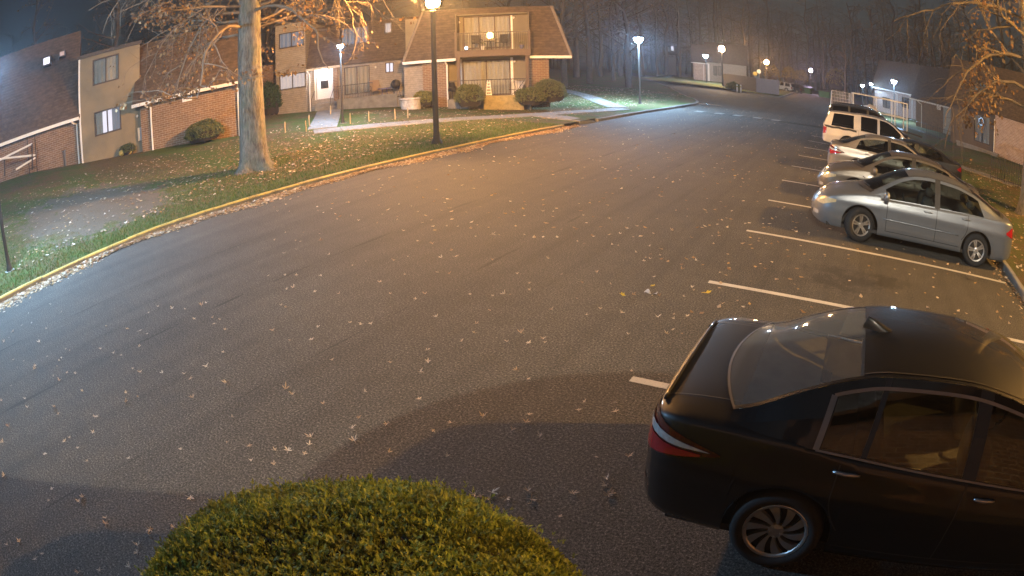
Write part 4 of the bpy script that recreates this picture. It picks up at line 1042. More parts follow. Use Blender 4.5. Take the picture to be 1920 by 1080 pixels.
# steps and patio wall
for i in range(3):
    w_ = b3.rect(592, 186, 631, 205, -1.0); st_ = (ud[2] - (-.05)) / 4
    b3.box('step', M['concrete'], w_[0] - .05, w_[1] + .1, -.35 * (3 - i) - .55, .1, -.6, ud[2] - st_ * (3 - i) + .0)
pw0, pw1 = b3.hit(632, 190, -1.6)[0], b3.hit(745, 185, -1.6)[0]; pz = b3.hit(690, 180, -1.6)[1]
b3.box('patio_wall', M['concrete_dark'], pw0, pw1, -1.75, -1.5, -.9, pz); b3.box('patio_floor', M['concrete'], pw0, pw1 + .2, -1.5, .1, -.9, pz - .25)
rail = MB(); rz0, rz1 = pz, pz + .85
rail.box(pw0, b3.hit(700, 185, -1.6)[0], -1.66, -1.62, rz1 - .04, rz1)
rr = rail.build('railing', M['black_metal'], b3.root); un = b3.hit(700, 185, -1.6)[0]
for i in range(24):
    MB().box(lerp(pw0, un, i / 23) - .009, lerp(pw0, un, i / 23) + .009, -1.65, -1.63, pz, rz1 - .04).build('baluster', M['black_metal'], rr)
for i in range(2): MB().tube([(lerp(ud[0], ud[1] + .15, i), -1.5, -.1), (lerp(ud[0], ud[1] + .15, i), -1.5, .95), (lerp(ud[0], ud[1] + .15, i), -.4, 1.5)], .02, 5).build('handrail', M['black_metal'], b3.root)

# --- end unit with mansard roof, balcony and ground floor patio
b4 = Block('mansard_house', at(776, 203, 36.6), at(1031, 196, 36.0), 'end apartment building with tall mansard roof and furnished balcony', zb=.30)
ze = b4.hit(1020, 106, -.45)[1]; zt4 = b4.hit(915, 14, 1.0)[1]; uL, uR = b4.hit(755, 112, -.45)[0], b4.hit(1072, 107, -.45)[0]
p1, p2 = b4.rect(793, 114, 839, 200), b4.rect(990, 110, 1030, 196); bal = b4.rect(857, 27, 990, 92); pat = b4.rect(845, 110, 990, 196)
zf = b4.hit(920, 93, -.9)[1]
b4.box('brick_pier', M['brick'], p1[0], p1[1], 0, .6, -1, ze); b4.box('brick_pier', M['brick'], p2[0], p2[1], 0, .6, -1, ze)
b4.wall('back_wall', tan, p1[0] - 1.2, p2[1], -1, zt4 - .4, 1.2, 6, [b4.rect(869, 30, 957, 90, 1.2), b4.rect(868, 112, 957, 178, 1.2)])
b4.box('side_wall', M['siding'], p1[0] - 1.2, p1[0] - .02, .55, 1.18, -1, ze)
# mansard in three pieces around the balcony recess
inn = 1.0
def roofpiece(ua, ub_, ta, tb, z0, z1, y0=-.45, y1=inn):
    mb = MB(); A = [(ua, y0, z0), (ub_, y0, z0), (ub_, 6, z0), (ua, 6, z0)]; B = [(ta, y1, z1), (tb, y1, z1), (tb, 6, z1), (ta, 6, z1)]
    mb.add(A + B, [(0, 1, 5, 4), (1, 2, 6, 5), (3, 0, 4, 7), (4, 5, 6, 7), (3, 2, 1, 0)]); return mb.build('roof', M['shingle'], b4.root)
tl, tr = b4.hit(792, 16, 1.0)[0], b4.hit(1034, 16, 1.0)[0]
zb0, zb1 = ze, zt4; zk = bal[3] + .1; yk = lerp(-.45, inn, (zk - zb0) / (zb1 - zb0)); lk = lerp(uL, tl, (zk - zb0) / (zb1 - zb0)); rk = lerp(uR, tr, (zk - zb0) / (zb1 - zb0))
ra_ = roofpiece(uL, bal[0], lk, bal[0], zb0, zk, -.45, yk); rb_ = roofpiece(bal[1], uR, bal[1], rk, zb0, zk, -.45, yk); roofpiece(lk, rk, tl, tr, zk, zb1, yk, inn)
MB().tube([(uL, -.45, ze), (tl, inn, zt4)], .09, 6).build('hip_cap', M['shingle_ridge'], ra_); MB().tube([(uR, -.45, ze), (tr, inn, zt4)], .09, 6).build('hip_cap', M['shingle_ridge'], rb_)
b4.gutter(uL, bal[0] - .05, ze); b4.gutter(bal[1] + .05, uR, ze); b4.downpipe(b4.hit(839, 150)[0], ze - .05, jog=.05)
b4.box('recess_side', tan, bal[0] - .06, bal[0] - .02, -.2, 1.2, zf, zk); b4.box('recess_side', tan, bal[1] + .02, bal[1] + .06, -.2, 1.2, zf, zk); b4.box('recess_ceiling', tan, bal[0], bal[1], .0, 1.2, zk - .08, zk - .02)
wb = b4.rect(869, 30, 957, 90, 1.2); b4.window(wb, 1.22, 3, name='patio_door', frame=M['brown_trim']); b4.box('door_surround', M['white_trim'], wb[0] - .12, wb[1] + .12, 1.14, 1.19, wb[3] + .02, wb[3] + .14)
b4.box('door_surround', M['white_trim'], wb[1] + .03, wb[1] + .14, 1.14, 1.19, zf, wb[3])
wg = b4.rect(868, 112, 957, 178, 1.2); b4.window(wg, 1.22, 2, name='patio_door', frame=M['brown_trim'], curtain=True)
for a in (wg[0] - .18, wg[1] + .03): b4.box('door_surround', M['white_trim'], a, a + .15, 1.12, 1.19, -.2, wg[3] + .1)
b4.box('room', M['dark_trim'], p1[0], p2[1], 2.2, 2.3, -.5, zt4 - .6)
# balcony
b4.box('balcony_floor', M['brown_trim'], bal[0] - .05, bal[1] + .12, -.95, 1.2, zf - .38, zf)
for u in (bal[0], bal[1] + .05): b4.box('balcony_post', M['brown_trim'], u - .06, u + .06, -.9, -.78, zf, zf + 1.15)
for u in (bal[0] + .12, bal[1] - .1): b4.box('patio_post', M['brown_trim'], u - .09, u + .09, -.85, -.67, -.6, zf - .38)
rr = MB().box(bal[0], bal[1], -.86, -.82, zf + 1.02, zf + 1.07).build('railing', M['black_metal'], b4.root)
for i in range(40):
    u = lerp(bal[0] + .08, bal[1] - .02, i / 39); MB().box(u - .010, u + .010, -.85, -.83, zf, zf + 1.02).build('baluster', M['black_metal'], rr)
for (x, y, yy) in ((861, 42, 1.1), (963, 33, 1.1), (965, 115, 1.1)): q = b4.hit(x, y, 1.2); b4.light(q[0], q[1], 1.1)
# low front wall with planted step, thin iron railing
pf = b4.rect(908, 178, 982, 199, -1.6); b4.box('low_wall', plain('ochre_wall', (.28, .22, .09), .9, var=.3), pf[0], pf[1], -2.1, -1.6, -.9, pf[3]); b4.box('patio_floor', M['concrete_dark'], pat[0], pat[1], -1.6, 1.2, -.9, pf[3] - .15)
rr = MB().box(pat[0], pat[1] + .2, -.78, -.74, pf[3] + .85, pf[3] + .9).build('railing', M['black_metal'], b4.root)
for i in range(30):
    u = lerp(pat[0], pat[1] + .2, i / 29); MB().box(u - .009, u + .009, -.77, -.75, pf[3] - .15, pf[3] + .85).build('baluster', M['black_metal'], rr)

# --- buildings on the right
r1b = Block('apartment_building', at(1786, 268, 50.5), at(1960, 335, 45.0), 'dark brown apartment building with glass patio door at the right edge', zb=.2)
ze = 3.3; zt = 7.2; u = lambda x, y, o=0: r1b.hit(x, y, o)[0]
rw = r1b.rect(1826, 216, 1856, 268); uw = r1b.rect(1836, 158, 1856, 198, .4)
r1b.wall('front_wall', plain('brown_panel', (.11, .085, .065), .85, var=.15), -.3, u(1868, 270), -1, ze, 0, 6, [rw])
r1b.wall('brick_wall', M['brick_pale'], u(1874, 270), r1b.len + 3, -1, ze, -.9, 6)
r1b.mansard(-.5, r1b.len + 3, ze, zt, out=1.0, inn=.8)
r1b.window(rw, .03, 2, name='patio_door'); r1b.window(uw, -.45, 2, name='window', lit=emit('teal_dim', (.45, .62, .62), .05, False))
q = r1b.hit(1841, 228); mb = MB(); mb.tube([(q[0] + .28 * math.cos(t), -.08, q[1] + .28 * math.sin(t)) for t in [2 * math.pi * i / 18 for i in range(19)]], .06, 5); mb.build('wreath', M['satin'], r1b.root)
q = r1b.hit(1829, 223); r1b.light(q[0], q[1])
r1b.downpipe(u(1872, 270) + .1, ze - .1, y=-1.0, jog=.0)
q0, q1 = u(1796, 266, -2), u(1872, 290, -2); zq = r1b.hit(1835, 276, -2)[1]
r1b.box('patio_wall', M['concrete_dark'], q0, q1, -2.2, -2.0, -.9, zq - .1); r1b.box('patio_coping', M['concrete'], q0 - .05, q1 + .05, -2.26, -1.94, zq - .1, zq)
r2b = Block('brick_wing', at(1712, 226, 66), at(1806, 262, 58), 'low brick wing with white gutter beyond the fenced lawn', zb=.2)
ze = r2b.hit(1760, 197, -.4)[1]; a0, a1 = r2b.hit(1768, 230)[0], r2b.hit(1792, 230)[0]
r2b.wall('brick_wall', M['brick'], .6, a0, -1, ze, 0, 5); r2b.wall('pale_panel', plain('pale_panel', (.36, .38, .35), .8), a0, a1, -1, ze, .05, 5); r2b.mansard(0, r2b.len + .3, ze, ze + 4.0, inn=1.4); r2b.gutter(0, r2b.len + .3, ze); r2b.downpipe(r2b.hit(1729, 205)[0], ze - .1)
q = r2b.rect(1757, 199, 1764, 206); MB().box(q[0], q[1], -.05, 0, q[2], q[3]).build('number_plaque', M['white_trim'], r2b.root)
r3b = Block('apartment_building', at(1640, 205, 92), at(1722, 222, 82), 'far apartment block behind the courtyard lamp', zb=.2)
ze = r3b.hit(1690, 174, -.4)[1]; r3b.wall('brick_wall', M['brick_pale'], 0, r3b.len, -1, ze, 0, 6); r3b.mansard(-.3, r3b.len + .3, ze, ze + 4.5, inn=1.4); r3b.gutter(-.3, r3b.len + .3, ze)
for x in (1698, 1662): q = r3b.rect(x - 6, 183, x + 6, 202); r3b.window(q, -.06, 2)
for x in (1683, 1711): r3b.downpipe(r3b.hit(x, 195)[0], ze - .1)
# --- far block beyond the side street
r4b = Block('apartment_building', at(1296, 150, 112), at(1400, 160, 112), 'distant apartment block washed in blue lamp light beyond the side street', zb=.3)
ze = r4b.hit(1310, 118)[1]; q = r4b.hit(1301, 140)[0], r4b.hit(1324, 140)[0]
r4b.wall('brick_wall', M['brick_pale'], q[0], q[1], -1, ze, -1.2, 5); r4b.wall('front_wall', M['siding'], q[1], r4b.len, -1, ze + .3, 0, 5)
r4b.mansard(q[1] - .2, r4b.len + .3, ze + .3, ze + 4.2, inn=1.6); r4b.mansard(q[0] - .4, q[1] + .1, ze, ze + 3.5, out=1.7, inn=.6); r4b.gutter(q[0] - .4, q[1] + .6, ze, -1.75); r4b.downpipe(q[1] - .4, ze, y=-1.3, jog=0)
for x0, x1 in ((1338, 1344), (1346, 1352)): r4b.window(r4b.rect(x0, 124, x1, 141), -.05, 1, lit=LITC)
for x in (1322, 1329): r4b.box('porch_post', M['white_trim'], r4b.hit(x, 135)[0] - .15, r4b.hit(x, 135)[0] + .15, -1.0, -.7, -.5, ze)
r5b = Block('house', at(1246, 130, 170), at(1268, 132, 170), 'very distant dim house among the trees at the end of the side street', cat='house', zb=.3)
r5b.wall('wall', M['siding'], 0, r5b.len, -1, 5.4, 0, 6); r5b.mansard(-.4, r5b.len + .4, 5.4, 8.2, inn=3); r5b.window(r5b.rect(1258, 86, 1263, 95), -.05, 2, lit=LITW); r5b.window(r5b.rect(1249, 88, 1254, 96), -.05, 2)

# --- the near building: its eave runs just above the viewpoint and throws the dark edge across the lot
ev = Vector((.947, .32)); en = Vector((.32, -.947)); c0 = Vector((-2.25, -.47))
nb = thing('apartment_building', (c0.x, c0.y, 0), math.atan2(ev.y, ev.x), 'low brick building behind the viewpoint whose eave shades the hedge and black sedan', 'apartment building')
def nloc(x, y):
    d = Vector((x, y)) - c0; return (d.dot(ev), d.dot(Vector((-ev.y, ev.x))))
def slab(name, outline, z0, z1, mat):
    mb = MB(); n = len(outline); mb.add([(x, y, z0) for x, y in outline] + [(x, y, z1) for x, y in outline], [tuple(range(n))[::-1], tuple(range(n, 2 * n))] + [(i, (i + 1) % n, n + (i + 1) % n, n + i) for i in range(n)]); return mb.build(name, mat, nb)
rc = 1.9; arc = [(rc - rc * math.cos(t), -rc + rc * math.sin(t)) for t in [R(90 * i / 10) for i in range(11)]]  # unseen roof corner, rounded to curve the shadow it casts
slab('roof', arc + [(14.2, 0), (14.2, -9.2), (0, -9.2)], 3.5, 3.7, M['shingle'])
slab('wall', [(.6 + x * .9, y - .7) for x, y in arc] + [(13.6, -.7), (13.6, -8.6), (.6, -8.6)], -.3, 3.5, M['brick'])
wq = Vector((-.744, -.668)); wd_ = Vector((.668, -.744)); w0 = Vector((-3.38, -3.64)) + wq * 9; w1_ = Vector((-3.38, -3.64)) - wq * 2.9
slab('roof', [nloc(*p_) for p_ in (w0, w0 + wd_ * 6, w1_ + wd_ * 6, w1_)], 3.51, 3.69, M['shingle']); s0_, s1_ = w0 + wd_ * .6, w1_ + wd_ * .6
slab('wall', [nloc(*p_) for p_ in (s0_, s0_ + wd_ * 5, s1_ + wd_ * 5, s1_)], -.3, 3.5, M['brick'])
# white stair railing at the left edge
sr = thing('stair_railing', at(20, 318, 29.5), 0, 'white sloping stair railing at the far left edge', 'railing')
o_ = sr.location
for pa, pb in (((-8, 304), (60, 270)), ((-8, 299), (66, 291)), ((30, 318), (66, 296))):
    MB().tube([at(pa[0], pa[1], 29.5) - o_, at(pb[0], pb[1], 30.2) - o_], .05, 6).build('rail', M['white_trim'], sr)
for px_, y0, y1 in ((60, 270, 318), (8, 296, 330)): MB().tube([at(px_, y0, 30.0) - o_, at(px_ + 1, y1, 30.0) - o_], .04, 6).build('post', M['black_metal'], sr)
# ------------------------------------------------------------------ hedges, shrubs, grass, fallen leaves
def rnd(a, b): return random.uniform(a, b)
def unit():
    while True:
        v = Vector((rnd(-1, 1), rnd(-1, 1), rnd(-1, 1)))
        if .05 < v.length < 1: return v.normalized()
LUMP = [.06]
def lumpy(d, k, a=None):
    return 1 + LUMP[0] * (math.sin(5.1 * d.x + k) * math.sin(4.3 * d.y + 2 * k) + .6 * math.sin(9.7 * d.x - 7.3 * d.y + 6.1 * d.z + k))
def sprigs(mb, c, rad, n, size0, k, leaves=5, up=.7, zmin=0.0, jit=.10):
    for _ in range(n):
        d = unit(); size = size0 * rnd(.6, 1.5)
        hole = math.sin(11 * d.x + 3 * d.z + k) * math.sin(9.3 * d.y - 4 * d.z + 2 * k) + .5 * math.sin(23 * d.x - 19 * d.y + k)
        if hole > 1.02 and random.random() < .8: continue
        if d.z < -.25: d.z = -d.z
        f = (lumpy(d, k) + .012 * math.sin(17 * d.x + 5 * d.y) * math.sin(15 * d.y + k)) * rnd(1 - jit, 1.01 if random.random() < .97 else 1.07)
        p = Vector((c[0] + d.x * rad[0] * f, c[1] + d.y * rad[1] * f, c[2] + d.z * rad[2] * f))
        if p.z < zmin: continue
        ax = (Vector((d.x / rad[0], d.y / rad[1], d.z / rad[2])).normalized() * (1 - up) + Vector((rnd(-.4, .4), rnd(-.4, .4), up))).normalized()
        for i in range(leaves):
            a = rnd(0, 6.283); w = ax.cross(unit()).normalized(); q = p + ax * size * .22 * i
            t = (ax * .75 + w * rnd(.5, 1.0)).normalized() * size * rnd(.8, 1.3); s = t.cross(ax).normalized() * size * .22
            mb.add([q - s * .4, q + t * .5 - s, q + t, q + t * .5 + s], [(0, 1, 2, 3)])
def dome(mb, c, rad, k, f0=.93, nu=28, nv=12, zmin=-.1):
    def fn(u, v):
        a, t = 2 * math.pi * u, R(-40 + 130 * v); d = Vector((math.cos(a) * math.cos(t), math.sin(a) * math.cos(t), math.sin(t))); f = lumpy(d, k) * f0
        return (c[0] + d.x * rad[0] * f, c[1] + d.y * rad[1] * f, max(zmin, c[2] + d.z * rad[2] * f))
    mb.grid(fn, nu, nv)
def bush(name, loc, rad, label, mat, n=1800, size=.05, k=1.0, cat='bush', up=.4, leaves=4, group=None, cz=None):
    root = thing(name, loc, 0, label, cat, group); cz = rad[2] * .75 if cz is None else cz
    mb = MB(); dome(mb, (0, 0, cz), rad, k, .88, 20, 10); mb.build('shade_core', M['soil'], root, True)  # dark shell painting the shade seen through gaps in the leaves
    mb = MB(); sprigs(mb, (0, 0, cz), rad, n, size, k, leaves, up); mb.build('foliage', mat, root)
    mb = MB(); mb.tube([(0, 0, -.2), (0, 0, cz)], .06, 6); mb.build('stem', M['bark'], root)
    return root
HR = (1.31, 1.29, .58)
random.seed(21); LUMP[0] = .03
bush('clipped_hedge', (-1.56, .93, 0), HR, 'dome shaped clipped evergreen hedge at the bottom of the view', M['yew'], 44000, .021, 2.2, 'hedge', .72, 6, None, .50)
LUMP[0] = .10
def bush_px(px, py, w, h, label, mat=None, n=1800, size=.07, k=1.0, name='bush', dist=None, group=None):
    p = gp(px, py) if dist is None else at(px, py, dist); d = math.hypot(p.x, p.y); s = d / 1110
    return bush(name, p, (w * s / 2, w * s / 2 * .9, h * s * .57), label, mat or M['shrub'], n, size, k, group=group)
bush_px(384, 268, 76, 38, 'rounded clipped bush against the brick wing wall', n=2600, k=.4)
bush_px(506, 222, 42, 62, 'dark green leafy shrub between the big trunk and the panelled bay', M['evergreen'], 1500, .11, 1.4, dist=39.5)
bush_px(880, 203, 52, 42, 'clipped bush left of the ochre patio wall', n=2200, k=2.0, dist=33.6, group='bushes in front of the mansard house')
bush_px(995, 199, 50, 32, 'low clipped bush right of the ochre patio wall', n=2000, k=2.7, dist=33.6, group='bushes in front of the mansard house')
bush_px(1030, 194, 56, 42, 'largest bush at the corner of the mansard house', n=2200, k=3.3, dist=34.6, group='bushes in front of the mansard house')
bush_px(795, 200, 40, 26, 'pale yellow green bush beside the stone planter', leaf_mat('pale_bush', [(.16, .16, .05), (.22, .21, .07)], .2), 1200, .08, 1.9, dist=35.2)
bush_px(1375, 170, 22, 12, 'dark low bush at the foot of the bin enclosure', n=500, size=.2, k=.9, dist=83)
for i, (x, y, w, h, lab) in enumerate(((1448, 152, 26, 26, 'yellow lit shrub behind the far dark pickup'), (1480, 156, 24, 28, 'yellow lit shrub behind the far white pickup'), (1503, 160, 24, 26, 'yellow lit shrub behind the far dark estate car'), (1570, 172, 40, 40, 'straggly shrub right of the green bins'))):
    bush_px(x, y, w, h, lab, leaf_mat('yellow_lit_shrub%d' % i, [(.20, .16, .04), (.28, .21, .05), (.12, .11, .03)], .3), 700, .28, i + .3, dist=140, group='shrubs behind the far cars')  # leaf colours hold the yellow cast of the lamp light
# stubby flower bed by the tan wall
bush_px(240, 291, 34, 18, 'scruffy plants at the foot of the tan wall', n=500, size=.07, k=.2, dist=30.4)

# short grass on the near part of the lawn
random.seed(5); gm = MB()
for _ in range(52000):
    y = rnd(-3, 24); d = .16 + abs(random.gauss(0, 1)) * 3.2
    if d > 11: continue
    x = kerb_x(y) - d
    if ((x + 18.4) / 3.7) ** 2 + ((y - 5.6) / 3.3) ** 2 < rnd(.6, 1.1): continue
    z = ground_z(x, y) + .015; a = rnd(0, 6.28); h = rnd(.03, .085); w = rnd(.008, .016); lx, ly = rnd(-.04, .04), rnd(-.04, .04)
    gm.add([(x - w * math.cos(a), y - w * math.sin(a), z), (x + w * math.cos(a), y + w * math.sin(a), z), (x + lx, y + ly, z + h)], [(0, 1, 2)])
tag(gm.build('grass', M['grass']), 'short patchy grass along the yellow kerb', 'grass', kind='stuff')

# oak leaf shapes: pointed lobes off a bent midrib
def oak_leaf(seed, broad=False):
    rs = random.Random(seed); mb = MB(); cu = rs.uniform(.1, .9); hub = .10 if not broad else .24
    def P(a, r): return (r * math.cos(a), r * math.sin(a), .05 + cu * .55 * r * r + (.12 * math.sin(2.3 * a + seed) * r) + fold * abs(r * math.sin(a)) * .8)
    k = 7 if broad else 5; fold = rs.uniform(.1, .9); ang = [(i - (k - 1) / 2) * (4.4 / k) + rs.uniform(-.12, .12) for i in range(k)]; ring = []
    for i, a in enumerate(ang):
        ln = (.62 - .20 * abs(i - (k - 1) / 2) / k * 2) * rs.uniform(.45, 1.1) * (1 if not broad else .85); w = .34
        ring += [P(a - w, hub * 1.15), P(a - w * .62, hub + ln * .5), P(a - .05, hub + ln), P(a + w * .58, hub + ln * .55), P(a + w, hub * 1.1)]
        ring.append(P(a + 2.2 / k, hub * .72))
    o = len(mb.v); mb.v.append((0, 0, .05)); mb.v.extend(ring); n = len(ring)
    for i in range(n - 1): mb.face((o, o + 1 + i, o + 2 + i))
    mb.quad((-.45, -.012, .08), (0, -.018, .05), (0, .018, .05), (-.45, .012, .08))
    return mb
LEAF = [oak_leaf(i).mesh('leaf', M['oak_leaf']) for i in range(9)]
YLEAF = oak_leaf(9, True).mesh('leaf', M['yellow_leaf'])
PXL = [(x / 4, y / 4 + 560) for x, y in ((380,45),(215,110),(460,103),(160,203),(236,183),(350,228),(100,248),(66,294),(30,327),(294,327),(525,390),(490,382),(355,436),(464,443),(448,468),(100,460),(180,468),(272,503),(256,532),(130,517),(430,510),(505,557),(562,560),(397,582),(449,613),(86,655),(12,770),(187,755),(210,815),(415,818),(438,870),(715,888),(622,697),(855,412),(910,424),(760,378),(998,523),(1055,553),(1043,363),(1103,267),(1045,243),(962,228),(795,208),(1115,108),(1183,63),(1293,77),(1392,80),(1510,53),(1548,30),(1460,150),(1592,140),(1648,160),(1605,187),(1695,232),(1680,405),(1550,512),(1218,560),(1388,563),(1428,602),(1700,632),(1450,743),(1035,737),(948,708),(943,780),(1745,890),(525,1047),(485,1072),(695,1005),(68,960))]
PXL += [(x / 4, y / 4 + 810) for x, y in ((22,78),(335,166),(584,118),(658,222),(968,197),(1350,127),(1707,78),(1866,104),(1885,216),(35,325),(393,430),(372,515),(625,490),(595,522),(795,645),(795,692),(1125,730),(1115,770),(1300,715),(1425,495),(1648,523),(150,825),(58,847),(435,815),(265,950),(315,915),(1032,855),(1030,908),(750,1035),(972,1015),(590,1057))]
PXL += [(x / 4 + 480, y / 4 + 380) for x, y in ((250,68),(160,68),(465,60),(612,125),(770,136),(912,152),(948,88),(1060,107),(1057,130),(1210,72),(1168,28),(1070,15),(1452,42),(1312,131),(1432,178),(1515,180),(1613,198),(1772,245),(1820,243),(1645,258),(1105,212),(1217,287),(1327,307),(490,283),(475,232),(355,225),(218,226),(137,283),(295,287),(333,293),(300,350),(210,381),(545,390),(828,440),(725,473),(1033,438),(1142,404),(1388,415),(1500,405),(1467,360),(1775,432),(218,547),(303,545),(90,552),(487,552),(230,652),(275,640),(287,620),(440,668),(622,686),(928,597),(1010,680),(1118,540),(1365,528),(1448,537),(1268,688),(1198,727),(1602,690),(1778,702),(1865,688),(1905,690),(190,774),(230,788),(128,960),(465,937),(700,905),(790,912),(865,905),(1350,862),(1752,806),(1650,910),(1640,980),(1540,1043),(1885,1045),(258,1035),(415,1027))]
PXL += [(x / 4 + 960, y / 4 + 380) for x, y in ((230,66),(535,98),(800,78),(730,124),(965,142),(935,176),(862,198),(812,235),(913,258),(1205,212),(748,316),(490,290),(370,202),(1028,326),(932,374),(1113,397),(1037,424),(990,440),(275,421),(40,536),(375,537),(638,524),(528,606),(742,613),(130,606),(125,658),(488,720),(290,806),(665,800),(563,840),(828,827),(1092,860),(1215,840),(1212,875),(1310,855),(1065,557),(1275,500),(1375,435),(1600,440),(1560,527),(1510,310),(1550,232),(1500,253),(1315,106),(1420,188),(1345,265),(1350,637),(1365,657),(1290,706),(905,692),(1050,700),(1105,700),(1690,740),(1735,780),(1575,757),(70,977),(123,1055),(245,1052),(235,1018),(875,988),(1165,990),(1210,955),(1275,983))]
PXL += [(x / 2.7 + 500, y / 2.7 + 550) for x, y in ((285,560),(495,497),(770,537),(470,627),(610,662),(430,686),(445,748),(935,657),(840,695),(1095,625),(1250,688),(1325,613),(1312,655),(1385,725),(1605,553),(1757,556),(1578,594),(1763,598),(618,805),(918,822),(1665,828),(1835,825),(225,728),(218,770),(45,797),(110,797),(190,812),(38,867),(1720,937),(1710,972),(1730,1022),(1750,1015),(1550,1012),(1320,1000),(1215,1043),(1130,1040),(1140,1010),(1055,1020),(1085,1025),(1340,1045),(765,1000),(330,340),(630,352),(810,290),(815,346),(778,400),(1268,390),(1325,436),(1850,395),(95,487),(133,513))]
PXL += [(x / 2 + 200, y / 2 + 860) for x, y in ((1580,122),(1590,170),(1745,130),(1880,133),(1870,100),(1700,218),(1735,265),(1845,203),(1860,250),(1830,400))]
random.seed(11)
def leaf_at(p, size, me, label, cat='leaf', group=None):
    o = link('fallen_leaf', me, None, p); o.rotation_euler = (rnd(-.25, .25), rnd(-.25, .25), rnd(0, 6.28)); s = size; o.scale = (s, s * rnd(.8, 1.15), s * rnd(.7, 1.3))
    return tag(o, label, cat, group)
for i, (x, y) in enumerate(PXL[:296]):
    p = gp(x, y, .006); leaf_at(p, .048 + .050 * random.random() ** 1.4, LEAF[i % 9], 'dry curled oak leaf lying loose on the asphalt', group='oak leaves scattered on the asphalt')
for (x, y), lab in (((960 + 1065 / 4, 380 + 625 / 4), 'small yellow leaf lying behind the blue white litter on the asphalt'), ((960 + 828 / 4, 380 + 698 / 4), 'yellow leaf lying alone left of the blue white litter'), ((960 + 1455 / 4, 380 + 677 / 4), 'broad bright yellow leaf beside the second parking line')):
    leaf_at(gp(x, y, .006), .125 if 'broad' in lab else .085, YLEAF, lab, group='yellow leaves on the asphalt')
lt = MB(); q = gp(1220, 549, .01); lt.grid(lambda u, v: (q.x - .09 + .18 * u, q.y - .03 + .06 * v + .02 * math.sin(9 * u), .012 + .03 * math.sin(7 * u) * v), 8, 2)
tag(lt.build('paper_scrap', plain('litter_paper', (.34, .36, .42), .5)), 'crumpled pale scrap of litter among leaves on the asphalt', 'litter')
# stuff: gutter litter, lawn leaves and the far scatter
lit = MB(); random.seed(3)
def chip(x, y, z, s):
    a = rnd(0, 6.28); c_, s_ = math.cos(a) * s, math.sin(a) * s; t1, t2 = rnd(-.6, .9) * s, rnd(-.6, .9) * s
    lit.add([(x - c_, y - s_, z + max(0, t1) * .8), (x + s_ * .7, y - c_ * .7, z + .004), (x + c_, y + s_, z + max(0, t2) * .8), (x - s_ * .7, y + c_ * .7, z + .004)], [(0, 1, 2), (0, 2, 3)])
for _ in range(13000):
    y = rnd(-6, 25); d = abs(random.gauss(0, .17)) * (1.0 + .5 * math.sin(y * .9) + .3 * math.sin(y * 2.3))
    chip(kerb_x(y) + .02 + d, y, .005 + rnd(0, .05) * max(0, 1 - d * 3), rnd(.025, .06))
for _ in range(9000):
    y = rnd(2, 40); d = rnd(.2, 1) ** 1.3 * 11
    if random.random() > .35 + .65 * math.exp(-((y - 12.5) / 6) ** 2): continue
    x = kerb_x(y) - d; chip(x, y, ground_z(x, y) + .05, rnd(.035, .07))
for _ in range(1300):
    y = 8.5 + 37 * random.random() ** 1.1; x = rnd(kerb_x(y) + .3, -.5); chip(x, y, .006, rnd(.025, .052))
for _ in range(170): chip(rnd(-1.8, 4.1), 5.2 + 9 * random.random(), .006, rnd(.03, .055))
for _ in range(900): chip(4.28 - abs(random.gauss(0, .15)), rnd(7, 30), .008 + rnd(0, .03), rnd(.03, .055))
for _ in range(2500): x = 4.6 + 9 * random.random() ** 1.3; y = rnd(8, 34); chip(x, y, ground_z(x, y) + .04, rnd(.04, .08))
for _ in range(2600): x = -13.5 - rnd(0, 14); y = rnd(31, 58); x = min(x, kerb_x(y) - .4); chip(x, y, ground_z(x, y) + .05, rnd(.05, .09))
tag(lit.build('leaf_litter', M['litter']), 'dry leaf litter along the kerbs and over the grass', 'leaf litter', kind='stuff')

# ------------------------------------------------------------------ trees
ZMIN = [3.0]
def grow(T, Cm, p, d, L, r, lvl, maxl, droop, rs, spots, kids=(7, 6, 5), wob=.16, shrink=.5, step=None, sides=(10, 6, 4, 3), tip=.18):
    n = max(3, int(L / (step or (.45 if lvl < 2 else .28)))); pts, rad = [p.copy()], [r]; dd = d.normalized()
    for i in range(n):
        dd = (dd + Vector((rs.gauss(0, wob), rs.gauss(0, wob), rs.gauss(0, wob * .7) - droop * (i / n)))).normalized(); p = p + dd * (L / n)
        if lvl and p.z < ZMIN[0]: dd.z = abs(dd.z) * .4; p.z += .1
        pts.append(p.copy()); rad.append(r * (1 - (1 - tip) * (i + 1) / n))
    (T if lvl < 1 else Cm).tube(pts, rad, sides[min(lvl, 3)], False)
    if lvl < maxl:
        k = kids[min(lvl, len(kids) - 1)]
        for j in range(k):
            i = min(n, max(1, int(n * (.22 + .78 * (j + rs.random()) / k)))); base = (pts[i] - pts[i - 1]).normalized()
            w = base.cross(Vector((rs.gauss(0, 1), rs.gauss(0, 1), rs.gauss(0, 1)))).normalized()
            grow(T, Cm, pts[i], (base * .75 + w * rs.uniform(.6, 1.0)), L * shrink * rs.uniform(.6, 1.15) * (1.2 - .6 * i / n), rad[i] * .62, lvl + 1, maxl, droop * 1.15, rs, spots, kids, wob * 1.1, shrink, step, sides, tip)
    else: spots.extend(pts[1:])
def leafy(mb, spots, prob, rs, size=.085, cond=None):
    for p in spots:
        if cond and not cond(p): continue
        for _ in range(3):
            if rs.random() < prob:
                q = p + Vector((rs.gauss(0, .06), rs.gauss(0, .06), rs.gauss(-.06, .05))); a = Vector((rs.gauss(0, 1), rs.gauss(0, 1), rs.gauss(-.6, 1))).normalized() * size * rs.uniform(.7, 1.2); b = a.cross(Vector((rs.gauss(0, 1), rs.gauss(0, 1), rs.gauss(0, 1)))).normalized() * size * .42
                mb.add([q, q + a * .5 - b, q + a, q + a * .5 + b], [(0, 1, 2, 3)])
